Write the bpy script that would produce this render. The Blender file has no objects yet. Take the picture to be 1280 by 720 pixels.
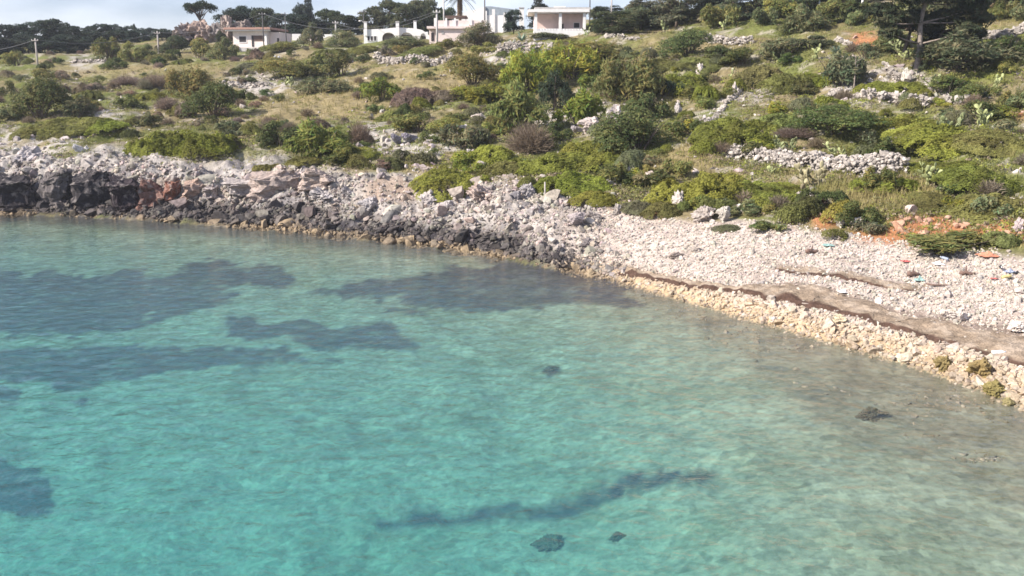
import bpy, math, random
import numpy as np
from mathutils import Vector, Matrix

# ------------------------------------------------------------------ camera, sky, sun, exposure
S = bpy.context.scene
COL = S.collection
R = math.radians
CAM_H, FPX = 9.6, 1200.0
PITCH = math.atan((360 - 100) / FPX)
cd = bpy.data.cameras.new("camera"); cam = bpy.data.objects.new("camera", cd); COL.objects.link(cam)
cam.location = (0, 0, CAM_H); cam.rotation_euler = (math.pi / 2 - PITCH, 0, 0)
cd.sensor_width = 36; cd.lens = 36 * FPX / 1280; cd.clip_start = 0.1; cd.clip_end = 6000
S.camera = cam
SUN = Vector((-0.86, -0.36, 0.66)).normalized()
W = bpy.data.worlds.new("World"); S.world = W; W.use_nodes = True
nt = W.node_tree; nt.nodes.clear()
wo = nt.nodes.new("ShaderNodeOutputWorld"); bg = nt.nodes.new("ShaderNodeBackground")
sky = nt.nodes.new("ShaderNodeTexSky"); sky.sky_type = 'NISHITA'; sky.sun_disc = False
sky.sun_elevation = math.asin(SUN.z); sky.sun_rotation = math.atan2(SUN.x, SUN.y)
sky.air_density = 1.0; sky.dust_density = 0.4; sky.ozone_density = 3.0
# thin high cloud over the blue
tc = nt.nodes.new("ShaderNodeTexCoord"); mp = nt.nodes.new("ShaderNodeMapping"); mp.inputs['Scale'].default_value = (1.6, 1.6, 6.0)
nz = nt.nodes.new("ShaderNodeTexNoise"); nz.inputs['Scale'].default_value = 2.2; nz.inputs['Detail'].default_value = 6
rp = nt.nodes.new("ShaderNodeValToRGB"); rp.color_ramp.elements[0].position = 0.38; rp.color_ramp.elements[1].position = 0.85
mx = nt.nodes.new("ShaderNodeMix"); mx.data_type = 'RGBA'; mx.inputs[7].default_value = (11.5, 11.9, 12.8, 1)
nt.links.new(tc.outputs['Generated'], mp.inputs[0]); nt.links.new(mp.outputs[0], nz.inputs['Vector'])
nt.links.new(nz.outputs[0], rp.inputs[0]); nt.links.new(rp.outputs[0], mx.inputs[0])
tn = nt.nodes.new("ShaderNodeMix"); tn.data_type = 'RGBA'; tn.blend_type = 'MULTIPLY'; tn.inputs[0].default_value = 1; tn.inputs[7].default_value = (1.0, .94, 1.13, 1)
nt.links.new(sky.outputs[0], tn.inputs[6]); nt.links.new(tn.outputs[2], mx.inputs[6]); nt.links.new(mx.outputs[2], bg.inputs[0])
bg.inputs[1].default_value = 0.07
nt.links.new(bg.outputs[0], wo.inputs[0])
sd = bpy.data.lights.new("sun", 'SUN'); sd.energy = 5.0; sd.angle = R(0.6); sd.color = (1.0, 0.93, 0.82)
sun = bpy.data.objects.new("sun", sd); COL.objects.link(sun)
sun.rotation_euler = SUN.to_track_quat('Z', 'Y').to_euler()
vs = S.view_settings; vs.view_transform = 'Standard'; vs.look = 'None'; vs.gamma = 1.0; vs.exposure = 0.88
S.render.engine = 'CYCLES'
cy = S.cycles; cy.use_denoising = True; cy.max_bounces = 6; cy.diffuse_bounces = 2; cy.glossy_bounces = 2
cy.transparent_max_bounces = 12; cy.transmission_bounces = 3; cy.volume_bounces = 0; cy.filter_width = 1.6
cy.use_adaptive_sampling = True; cy.caustics_reflective = False; cy.caustics_refractive = False

rng = np.random.default_rng(7)

# ------------------------------------------------------------------ numeric helpers
def _h(ix, iy, iz, s):
    n = (ix.astype(np.int64) * 374761393 + iy.astype(np.int64) * 668265263 + iz.astype(np.int64) * 2147483647 + s * 974634777) & 0x7fffffff
    n = ((n ^ (n >> 13)) * 1274126177) & 0x7fffffff
    n = ((n ^ (n >> 16)) * 668265263) & 0x7fffffff
    return (n ^ (n >> 15)) / 0x7fffffff
def noise(x, y, z=None, s=0):
    x = np.asarray(x, float); y = np.asarray(y, float); z = np.zeros_like(x) if z is None else np.asarray(z, float)
    ix, iy, iz = np.floor(x), np.floor(y), np.floor(z)
    fx, fy, fz = x - ix, y - iy, z - iz
    fx, fy, fz = [f * f * (3 - 2 * f) for f in (fx, fy, fz)]
    o = 0
    for dx in (0, 1):
        for dy in (0, 1):
            for dz in (0, 1):
                o = o + _h(ix + dx, iy + dy, iz + dz, s) * (fx if dx else 1 - fx) * (fy if dy else 1 - fy) * (fz if dz else 1 - fz)
    return o * 2 - 1
def fbm(x, y, z=None, o=4, s=0):
    a, t, f = 1.0, 0.0, 1.0
    for k in range(o):
        t = t + a * noise(np.asarray(x) * f + 17.3 * k, np.asarray(y) * f - 9.1 * k, None if z is None else np.asarray(z) * f, s + k); a *= .5; f *= 2.03
    return t
def sstep(a, b, x):
    t = np.clip((np.asarray(x, float) - a) / (b - a), 0, 1); return t * t * (3 - 2 * t)
def mixc(a, b, t):
    return a + (np.asarray(b, float) - a) * np.asarray(t)[..., None]

CP, SP = math.cos(PITCH), math.sin(PITCH)
def ray(px, py):
    rx, ry = (np.asarray(px, float) - 640) / FPX, (360 - np.asarray(py, float)) / FPX
    return rx, CP + ry * SP, -SP + ry * CP
def pt(px, py, D):
    rx, Y, Z = ray(px, py); return np.array([rx * D / Y, D + 0 * rx, CAM_H + Z * D / Y])
def project(x, y, z):
    dz = z - CAM_H; dep = np.maximum(y * CP - dz * SP, .5); up = y * SP + dz * CP
    return 640 + FPX * x / dep, 360 - FPX * up / dep

# ------------------------------------------------------------------ terrain: shore profile columns (px, then py/distance pairs)
COLS = [
 (-400, 258, [(255, 79.5), (203, 81), (170, 92), (120, 115), (72, 155), (52, 190)]),
 (0,    266, [(252, 73), (206, 75.5), (172, 84), (120, 108), (72, 150), (55, 185)]),
 (160,  273, [(258, 69.5), (209, 72), (172, 82), (120, 108), (68, 150), (52, 185)]),
 (320,  285, [(262, 66.5), (215, 70), (175, 80), (120, 106), (62, 145), (48, 180)]),
 (480,  300, [(272, 61), (222, 66), (175, 77), (115, 104), (54, 138), (46, 170)]),
 (640,  323, [(290, 54.5), (240, 60), (180, 73), (115, 96), (50, 122), (45, 150)]),
 (780,  357, [(335, 46.5), (268, 54.5), (195, 67), (120, 90), (48, 110), (22, 140)]),
 (900,  392, [(365, 40.8), (275, 50.5), (205, 61), (125, 82), (48, 102), (10, 135)]),
 (1020, 427, [(392, 36.6), (290, 46.5), (220, 56), (130, 76), (46, 96), (2, 125)]),
 (1150, 462, [(425, 33), (312, 43), (230, 52), (130, 72), (43, 90), (0, 118)]),
 (1280, 512, [(460, 29.3), (322, 40), (235, 48.5), (130, 68), (40, 85), (-4, 112)]),
 (1650, 720, [(640, 21.2), (380, 32), (270, 41), (140, 60), (20, 76), (-20, 105)])]
KU, KD, KZ = [], [], []
for px, spy, prs in COLS:
    rx, Y, Z = ray(px, spy); D0 = CAM_H / (-Z / Y)
    us, ds, zs = [rx / Y], [D0], [0.0]
    for py, D in prs:
        p = pt(px, py, D); us.append(p[0] / D); ds.append(D); zs.append(p[2])
    KU.append(us); KD.append(ds); KZ.append(zs)
KU, KD, KZ = np.array(KU), np.array(KD), np.array(KZ)
KZ = np.maximum.accumulate(KZ + np.arange(7) * 0.02, axis=1); KZ[:, 0] = 0
def smooth_interp(u, k, V):
    a = [np.interp(u + o, KU[:, k], V[:, k]) for o in (-.045, -.022, 0, .022, .045)]
    return (a[0] + a[1] + a[2] + a[3] + a[4]) / 5
def levels(u):
    return np.stack([smooth_interp(u, k, KD) for k in range(7)], -1), np.stack([smooth_interp(u, k, KZ) for k in range(7)], -1)
def scale_s(y): return np.maximum(y, 10.0)
def base_h(x, y):
    """Smooth height of the land and the sea bed."""
    x = np.asarray(x, float); y = np.asarray(y, float)
    u = x / scale_s(y); d, z = levels(u)
    off = d[..., 0] - y
    mdx = 0.5 * fbm(x * .35, y * .35, o=3, s=3) * sstep(8, 14, y) * (0.35 + 0.65 * sstep(.25, -.05, u))
    yy = y + mdx
    h = np.diff(d, axis=-1); m = np.diff(z, axis=-1) / h
    t = np.zeros_like(z)
    for k in range(1, 6):
        a, b = m[..., k - 1], m[..., k]; t[..., k] = np.where(a * b > 0, 2 * a * b / (a + b + 1e-9), 0)
    t[..., 0] = m[..., 0]; t[..., 6] = 0.02
    out = np.zeros_like(x)
    for k in range(6):
        q = np.clip((yy - d[..., k]) / h[..., k], 0, 1); q2, q3 = q * q, q ** 3
        v = (2 * q3 - 3 * q2 + 1) * z[..., k] + (q3 - 2 * q2 + q) * h[..., k] * t[..., k] + (3 * q2 - 2 * q3) * z[..., k + 1] + (q3 - q2) * h[..., k] * t[..., k + 1]
        out = np.where((yy >= d[..., k]) & (yy < d[..., k + 1] if k < 5 else yy >= d[..., k]), v, out)
    out = np.where(yy > d[..., 6], z[..., 6] + 0.01 * np.minimum(yy - d[..., 6], 400), out)
    dd = d[..., 0] - yy
    k = 0.115 - 0.065 * sstep(.0, .45, u)
    dep = 4.2 * (1 - np.exp(-np.maximum(dd, 0) * k / 4.2))
    return np.where(dd > 0, -dep, out)
def zone(x, y):
    u = x / scale_s(y); d, z = levels(u); return u, d
def rocky(x, y):
    """How rocky the ground is: the bare limestone along the shore and the outcrops."""
    u, d = zone(x, y)
    r = sstep(-1.5, .5, y - d[..., 0]) * sstep(4.5 + 3 * sstep(0, -.4, u), -1.0, y - d[..., 2] - 3 * fbm(x * .22, y * .22, o=3, s=40))
    return r * sstep(.16, .03, u)
def ground_h(x, y):
    x = np.asarray(x, float); y = np.asarray(y, float)
    b = base_h(x, y); r = rocky(x, y); u, d = zone(x, y)
    land = sstep(0.5, 4, y - d[..., 2])
    n = fbm(x * .18, y * .18, o=4, s=11) * .38 * land + fbm(x * .9, y * .9, o=3, s=15) * .13 * land
    rk = fbm(x * .55, y * .55, o=4, s=21)
    n = n + r * (np.floor(rk * 4) / 4 * .42 + .30 * (.5 - np.abs(fbm(x * 1.5, y * 1.5, o=4, s=25))) + .12 * fbm(x * 4, y * 4, o=2, s=27))
    n = n + .03 * fbm(x * 1.2, y * 1.2, o=3, s=31) * sstep(0, 2, y - d[..., 0])
    sea = sstep(0, -1.2, b); n = n + sea * .12 * fbm(x * .5, y * .5, o=4, s=33)
    return b + n
_Ds = np.concatenate([np.arange(9, 125, .1), np.arange(125, 330, .3)])
def at(px, py, over=0.0):
    """The point of the ground that a sight line through the reference picture meets."""
    rx, Y, Z = ray(px, py)
    x, z = rx * _Ds / Y, CAM_H + Z * _Ds / Y
    g = base_h(x, _Ds); hit = np.nonzero(z <= np.maximum(g, -9) + over)[0]
    i = hit[0] if len(hit) else len(_Ds) - 1
    D = _Ds[i]
    return Vector((x[i], D, float(ground_h(np.array([x[i]]), np.array([D]))[0])))
def mpp(p): return (p.y * CP - (p.z - CAM_H) * SP) / FPX          # metres per reference pixel there

# ------------------------------------------------------------------ soft masks of ground cover traced as areas on the ground
def raster(polys, soft=3, w=320, h=180):
    yy, xx = np.mgrid[0:h, 0:w]; X, Y = (xx + .5) * 1280 / w, (yy + .5) * 720 / h
    m = np.zeros((h, w))
    for pl in polys:
        pl = np.array(pl, float); ins = np.zeros((h, w), bool); j = len(pl) - 1
        for i in range(len(pl)):
            (xi, yi), (xj, yj) = pl[i], pl[j]
            c = ((yi > Y) != (yj > Y)) & (X < (xj - xi) * (Y - yi) / ((yj - yi) or 1e-9) + xi); ins ^= c; j = i
        m = np.maximum(m, ins)
    for _ in range(soft):
        p = np.pad(m, 1, mode='edge'); m = (p[:-2, 1:-1] + p[2:, 1:-1] + p[1:-1, :-2] + p[1:-1, 2:] + 2 * p[1:-1, 1:-1]) / 6
    return m
def sample(m, px, py):
    h, w = m.shape; fx = np.clip(px * w / 1280 - .5, 0, w - 1.001); fy = np.clip(py * h / 720 - .5, 0, h - 1.001)
    i, j = fx.astype(int), fy.astype(int); a, b = fx - i, fy - j
    return m[j, i] * (1 - a) * (1 - b) + m[j, i + 1] * a * (1 - b) + m[j + 1, i] * (1 - a) * b + m[j + 1, i + 1] * a * b
M_GRASS_BED = raster([
 [(-60, 342), (120, 338), (250, 340), (285, 372), (200, 400), (40, 417), (-60, 412)],
 [(235, 332), (365, 338), (372, 350), (340, 358), (250, 360)],
 [(360, 362), (480, 352), (560, 345), (650, 330), (720, 334), (790, 358), (825, 380), (700, 389), (560, 384), (470, 374)],
 [(265, 394), (330, 400), (470, 408), (548, 430), (470, 438), (395, 438), (330, 426), (280, 410)],
 [(-60, 432), (150, 432), (300, 434), (370, 445), (440, 449), (330, 456), (220, 459), (120, 479), (-60, 482)],
 [(-60, 486), (15, 490), (20, 503), (-60, 510)], [(50, 506), (118, 496), (118, 505)],
 [(-60, 568), (38, 580), (62, 600), (88, 636), (50, 647), (-60, 640)],
 [(455, 650), (540, 638), (660, 630), (740, 608), (780, 596), (850, 591), (915, 588), (880, 601), (830, 612), (770, 622), (740, 640), (690, 648), (640, 641), (560, 656), (470, 660)],
 [(676, 463), (700, 461), (706, 468), (684, 471)], [(470, 385), (545, 388), (540, 396), (480, 394)]], 2)
M_STONE_BED = raster([[(840, 385), (950, 405), (1120, 452), (1290, 505), (1290, 640), (1180, 590), (1030, 545), (960, 470)]], 8)
M_EARTH = raster([[(1060, 42), (1106, 44), (1100, 62), (1066, 58)], [(1105, 276), (1160, 266), (1280, 276), (1280, 298), (1200, 300), (1115, 304)],
 [(1005, 270), (1060, 262), (1050, 280), (1020, 283)], [(1060, 292), (1180, 300), (1160, 318), (1070, 308)], [(1262, 140), (1290, 136), (1290, 156)],
 [(685, 240), (720, 240), (725, 252), (690, 254)], [(755, 260), (830, 268), (820, 278), (760, 272)], [(960, 280), (990, 282), (985, 292), (955, 290)]], 3)
M_DRY = raster([[(320, 150), (330, 120), (460, 92), (620, 82), (640, 100), (540, 120), (470, 150)], [(800, 50), (960, 46), (960, 60), (800, 62)], [(1000, 44), (1060, 44), (1060, 52), (1000, 52)],
 [(1050, 215), (1130, 205), (1180, 240), (1140, 280), (1060, 270), (1020, 240)], [(1190, 25), (1290, 25), (1290, 34), (1200, 38)], [(520, 60), (620, 62), (620, 80), (520, 80)], [(60, 82), (280, 80), (280, 92), (60, 96)],
 [(810, 205), (860, 185), (890, 195), (830, 225)]], 3)
M_STONY = raster([[(280, 92), (365, 92), (375, 112), (330, 122), (285, 112)], [(0, 160), (60, 165), (160, 120), (150, 150), (60, 200), (0, 205)], [(85, 66), (130, 72), (135, 86), (90, 84)], [(640, 150), (730, 130), (790, 130), (790, 160), (700, 165)],
 [(600, 60), (690, 50), (690, 85), (610, 92)], [(855, 180), (875, 145), (960, 98), (985, 110), (905, 140), (890, 185)], [(1025, 105), (1110, 80), (1220, 110), (1210, 130), (1100, 130), (1030, 130)], [(440, 150), (560, 170), (600, 190), (440, 205)]], 3)
M_WRACK = raster([[(762, 334), (800, 338), (860, 352), (930, 364), (975, 352), (1040, 358), (1120, 385), (1290, 412), (1290, 462), (1200, 436), (1100, 408), (1020, 385), (960, 372), (880, 362), (800, 348)],
 [(960, 330), (1000, 332), (1080, 345), (1150, 356), (1145, 366), (1080, 354), (1000, 342)]], 2, 640, 360)

# ------------------------------------------------------------------ mesh helpers
def mesh_np(name, V, F, mat=None, col=None, smooth=False, extra=None):
    """V (n,3); F: list of (m,k) index arrays; col: (n,3) per-vertex colour."""
    me = bpy.data.meshes.new(name); V = np.asarray(V, np.float32)
    F = [np.asarray(f, np.int32) for f in (F if isinstance(F, list) else [F]) if len(f)]
    nl = sum(f.size for f in F); nf = sum(len(f) for f in F)
    me.vertices.add(len(V)); me.vertices.foreach_set("co", V.ravel())
    me.loops.add(nl); me.polygons.add(nf)
    me.loops.foreach_set("vertex_index", np.concatenate([f.ravel() for f in F]))
    tot = np.concatenate([np.full(len(f), f.shape[1], np.int32) for f in F])
    st = np.zeros(nf, np.int32); st[1:] = np.cumsum(tot)[:-1]
    me.polygons.foreach_set("loop_start", st); me.polygons.foreach_set("loop_total", tot)
    me.polygons.foreach_set("use_smooth", np.full(nf, bool(smooth)))
    if col is not None:
        a = me.color_attributes.new("Col", 'FLOAT_COLOR', 'POINT')
        c = np.ones((len(V), 4), np.float32); c[:, :3] = col; a.data.foreach_set("color", c.ravel())
    for k, v in (extra or {}).items():
        a = me.attributes.new(k, 'FLOAT', 'POINT'); a.data.foreach_set("value", np.asarray(v, np.float32))
    me.update(calc_edges=True); me.validate()
    if mat: me.materials.append(mat)
    return me
def link(name, me, parent=None, loc=None):
    o = bpy.data.objects.new(name, me); COL.objects.link(o)
    if parent: o.parent = parent
    if loc is not None: o.location = loc
    return o
def tag(o, label=None, cat=None, group=None, kind=None):
    if label: o['label'] = label
    if cat: o['category'] = cat
    if group: o['group'] = group
    if kind: o['kind'] = kind
    return o
def empty(name, loc, label, cat, group=None, rz=0):
    o = bpy.data.objects.new(name, None); COL.objects.link(o); o.location = loc; o.rotation_euler.z = rz; o.empty_display_size = .2
    return tag(o, label, cat, group)
class MB:
    """Collects simple solids, then links them as one mesh."""
    def __init__(s): s.v = []; s.f = {}; s.n = 0
    def add(s, V, F):
        V = np.asarray(V, float).reshape(-1, 3)
        for f in F: s.f.setdefault(len(f), []).append([i + s.n for i in f])
        s.v.append(V); s.n += len(V); return s
    def box(s, x0, x1, y0, y1, z0, z1, skew=None):
        V = [(x, y, z) for z in (z0, z1) for y in (y0, y1) for x in (x0, x1)]
        return s.add(V, [(0, 2, 3, 1), (4, 5, 7, 6), (0, 1, 5, 4), (2, 6, 7, 3), (0, 4, 6, 2), (1, 3, 7, 5)])
    def prism(s, pts, y0, y1):
        """Outline in x,z extruded along y."""
        n = len(pts); V = [(x, y0, z) for x, z in pts] + [(x, y1, z) for x, z in pts]
        return s.add(V, [tuple(range(n)), tuple(range(2 * n - 1, n - 1, -1))] + [(i, i + n, (i + 1) % n + n, (i + 1) % n) for i in range(n)])
    def tube(s, pts, rad, n=7):
        pts = [Vector(p) for p in pts]; rad = rad if hasattr(rad, '__len__') else [rad] * len(pts); V = []
        for i, p in enumerate(pts):
            t = (pts[min(i + 1, len(pts) - 1)] - pts[max(i - 1, 0)]).normalized()
            a = t.cross(Vector((.31, .95, .1))).normalized(); b = t.cross(a)
            for k in range(n):
                q = p + (a * math.cos(k * 2 * math.pi / n) + b * math.sin(k * 2 * math.pi / n)) * rad[i]; V.append(q)
        F = [(i * n + k, i * n + (k + 1) % n, (i + 1) * n + (k + 1) % n, (i + 1) * n + k) for i in range(len(pts) - 1) for k in range(n)]
        F += [tuple(range(n - 1, -1, -1)), tuple((len(pts) - 1) * n + k for k in range(n))]
        return s.add([tuple(v) for v in V], F)
    def lathe(s, prof, n=12, c=(0, 0, 0)):
        V = [(c[0] + r * math.cos(k * 2 * math.pi / n), c[1] + r * math.sin(k * 2 * math.pi / n), c[2] + z) for r, z in prof for k in range(n)]
        F = [(i * n + k, i * n + (k + 1) % n, (i + 1) * n + (k + 1) % n, (i + 1) * n + k) for i in range(len(prof) - 1) for k in range(n)]
        F += [tuple(range(n - 1, -1, -1)), tuple((len(prof) - 1) * n + k for k in range(n))]
        return s.add(V, F)
    def mesh(s, name, mat, smooth=False):
        return mesh_np(name, np.concatenate(s.v), [np.array(f) for f in s.f.values()], mat, smooth=smooth)
    def build(s, name, mat, parent=None, smooth=False, loc=None):
        return link(name, s.mesh(name, mat, smooth), parent, loc)

# ------------------------------------------------------------------ materials
def mat(name, build):
    m = bpy.data.materials.new(name); m.use_nodes = True; t = m.node_tree; t.nodes.clear()
    out = t.nodes.new("ShaderNodeOutputMaterial")
    def N(ty, **kw):
        n = t.nodes.new("ShaderNode" + ty)
        for k, v in kw.items():
            if k.startswith('_'): setattr(n, k[1:], v)
            else: n.inputs[k.replace('__', ' ')].default_value = v
        return n
    L = lambda a, b: t.links.new(a, b)
    build(N, L, out); return m
def noise_mul(N, L, src, scale, lo, hi, detail=5, coord='Object'):
    """src colour times a noise between lo and hi."""
    tcn = N("TexCoord"); nn = N("TexNoise", Scale=scale, Detail=detail); L(tcn.outputs[coord], nn.inputs['Vector'])
    mr = N("MapRange"); mr.inputs[1].default_value = .3; mr.inputs[2].default_value = .7; mr.inputs[3].default_value = lo; mr.inputs[4].default_value = hi
    L(nn.outputs[0], mr.inputs[0])
    m = N("Mix", _data_type='RGBA', _blend_type='MULTIPLY'); m.inputs[0].default_value = 1
    L(src, m.inputs[6]); L(mr.outputs[0], m.inputs[7]); return m.outputs[2], nn.outputs[0]
def bump(N, L, h, strength, dist):
    b = N("Bump", Strength=strength, Distance=dist); L(h, b.inputs['Height']); return b.outputs[0]
def simple(name, rgb, rough=.8, scale=3., lo=.85, hi=1.1, bs=.2):
    def f(N, L, out):
        p = N("BsdfPrincipled", Roughness=rough); p.inputs['Specular IOR Level'].default_value = .25
        c = N("RGB"); c.outputs[0].default_value = (*rgb, 1)
        o, h = noise_mul(N, L, c.outputs[0], scale, lo, hi); L(o, p.inputs['Base Color'])
        if bs: L(bump(N, L, h, bs, .03), p.inputs['Normal'])
        L(p.outputs[0], out.inputs[0])
    return mat(name, f)
def m_ground(N, L, out):
    p = N("BsdfPrincipled", Roughness=.95); p.inputs['Specular IOR Level'].default_value = .1
    a = N("Attribute", _attribute_name="Col")
    o, h = noise_mul(N, L, a.outputs[0], 3.3, .7, 1.25, 8)
    o2, h2 = noise_mul(N, L, o, 14., .75, 1.2, 3)
    L(o2, p.inputs['Base Color'])
    ad = N("Math", _operation='ADD'); L(h, ad.inputs[0]); L(h2, ad.inputs[1])
    L(bump(N, L, ad.outputs[0], .6, .12), p.inputs['Normal']); L(p.outputs[0], out.inputs[0])
MAT_GROUND = mat("ground_cover", m_ground)
def stone(name, obj):
    def f(N, L, out):
        p = N("BsdfPrincipled", Roughness=.9); p.inputs['Specular IOR Level'].default_value = .15
        if obj: a = N("ObjectInfo").outputs['Color']
        else: a = N("Attribute", _attribute_name="Col").outputs[0]
        o, h = noise_mul(N, L, a, 2.4, .62, 1.22, 8); o2, h2 = noise_mul(N, L, o, 11., .8, 1.15, 4)
        L(o2, p.inputs['Base Color']); L(bump(N, L, h2, .5, .06), p.inputs['Normal']); L(p.outputs[0], out.inputs[0])
    return mat(name, f)
def m_cliff(N, L, out):
    p = N("BsdfPrincipled", Roughness=.95); p.inputs['Specular IOR Level'].default_value = .1; a = N("ObjectInfo").outputs['Color']
    tcn = N("TexCoord"); nn = N("TexNoise", Scale=2.6, Detail=7, Roughness=.65); L(tcn.outputs['Object'], nn.inputs['Vector'])
    rp_ = N("ValToRGB"); rp_.color_ramp.elements[0].position = .52; rp_.color_ramp.elements[1].position = .66; L(nn.outputs[0], rp_.inputs[0])
    m = N("Mix", _data_type='RGBA'); L(rp_.outputs[0], m.inputs[0]); L(a, m.inputs[6]); m.inputs[7].default_value = (.25, .22, .21, 1)
    o2, h2 = noise_mul(N, L, m.outputs[2], 7., .6, 1.25, 5); L(o2, p.inputs['Base Color']); L(bump(N, L, h2, .8, .15), p.inputs['Normal']); L(p.outputs[0], out.inputs[0])
MAT_CLIFF = mat("cliff_stone", m_cliff)
MAT_STONE, MAT_STONE_OBJ = stone("loose_stone", False), stone("boulder_stone", True)
def leafmat(name, obj=True, trans=.38):
    def f(N, L, out):
        a = N("Attribute", _attribute_name="Col").outputs[0]
        if obj:
            oi = N("ObjectInfo"); m = N("Mix", _data_type='RGBA', _blend_type='MULTIPLY'); m.inputs[0].default_value = 1
            L(oi.outputs['Color'], m.inputs[6]); L(a, m.inputs[7]); a = m.outputs[2]
        d = N("BsdfPrincipled", Roughness=.75); d.inputs['Specular IOR Level'].default_value = .18
        tr = N("BsdfTranslucent"); L(a, d.inputs['Base Color']); L(a, tr.inputs[0])
        ms = N("MixShader"); ms.inputs[0].default_value = trans; L(d.outputs[0], ms.inputs[1]); L(tr.outputs[0], ms.inputs[2]); L(ms.outputs[0], out.inputs[0])
    return mat(name, f)
MAT_LEAF, MAT_GRASS = leafmat("shrub_leaf"), leafmat("grass_blade", False, .3)
MAT_BARK = simple("bark", (.13, .10, .08), .9, 6, .6, 1.3, .5)
MAT_PALE_BARK = simple("pale_bark", (.29, .24, .21), .9, 5, .6, 1.2, .5)
MAT_WHITE = simple("whitewash", (.80, .78, .77), .8, 2.2, .9, 1.03, .1)
MAT_CREAM = simple("cream_render", (.76, .67, .62), .85, 1.6, .85, 1.06, .1)
MAT_PINK_SHADE = simple("pink_render_and_shade", (.66, .50, .45), .85, 1.6, .85, 1.06, .1)  # pink render; on the porch house it paints a shaded back wall
MAT_PALEPINK_SHADE = simple("pale_pink_render_and_shade", (.76, .64, .61), .85, 1.6, .88, 1.06, .1)  # terrace house render; on side walls its tone also paints their shade
MAT_RED = simple("red_tile_edge", (.38, .23, .19), .85, 4, .75, 1.15, .2)
MAT_DARK = simple("dark_opening", (.035, .03, .032), .5, 2, .8, 1.2, 0)
MAT_DARK_BROWN = simple("dark_brown_fill", (.12, .08, .065), .7, 3, .8, 1.2, .1)  # awning brown, also painting the dark of porch openings
MAT_GREYROOF = simple("grey_roof", (.30, .34, .38), .8, 2, .85, 1.1, .2)
MAT_CONC = simple("grey_concrete", (.46, .44, .43), .9, 2.5, .8, 1.1, .2)
MAT_WOODPOLE = simple("weathered_pole", (.40, .36, .34), .9, 5, .8, 1.15, .2)
MAT_DARKPOLE = simple("dark_pole", (.10, .095, .10), .8, 5, .8, 1.15, .1)
MAT_WIRE = simple("cable_sheath", (.12, .12, .13), .6, 5, .9, 1.1, 0)
MAT_PALM = simple("palm_skirt", (.16, .11, .07), .95, 9, .6, 1.3, .5)
MAT_CACTUS = simple("cactus_pad", (.30, .36, .15), .7, 1.5, .6, 1.35, .15)
MAT_AGAVE = simple("agave_leaf", (.20, .27, .20), .6, 2, .7, 1.2, .1)
MAT_WRACK = simple("dried_seaweed", (.17, .115, .085), .95, 8, .55, 1.35, .8)

def m_bed(N, L, out):  # bed mottling: stones, with ripple flecks and caustic light painted in
    p = N("BsdfPrincipled", Roughness=1.0); p.inputs['Specular IOR Level'].default_value = 0
    a = N("Attribute", _attribute_name="Col")
    o, h = noise_mul(N, L, a.outputs[0], .8, .80, 1.16, 5)
    tcn = N("TexCoord"); v = N("TexVoronoi", Scale=2.6)
    dn = N("TexNoise", Scale=2.2, Detail=3); L(tcn.outputs['Object'], dn.inputs['Vector']); vm = N("VectorMath", _operation='MULTIPLY_ADD'); vm.inputs[1].default_value = (.32, .32, .32); L(dn.outputs['Color'], vm.inputs[0]); L(tcn.outputs['Object'], vm.inputs[2]); L(vm.outputs[0], v.inputs['Vector'])
    mr = N("MapRange"); mr.inputs[3].default_value = .78; mr.inputs[4].default_value = 1.16
    sp = N("SeparateColor"); L(v.outputs['Color'], sp.inputs[0]); L(sp.outputs[0], mr.inputs[0])
    m = N("Mix", _data_type='RGBA', _blend_type='MULTIPLY'); m.inputs[0].default_value = 1; L(o, m.inputs[6]); L(mr.outputs[0], m.inputs[7])
    o2, h2 = noise_mul(N, L, m.outputs[2], 4.5, .74, 1.26, 4)
    L(o2, p.inputs['Base Color']); L(bump(N, L, h2, .5, .1), p.inputs['Normal']); L(p.outputs[0], out.inputs[0])
MAT_BED = mat("sea_bed", m_bed)
WATER_K = (.106, .009, .009)         # absorption per metre of water
WATER_BODY = (.08, .33, .40); WATER_SCAT = .075
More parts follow.
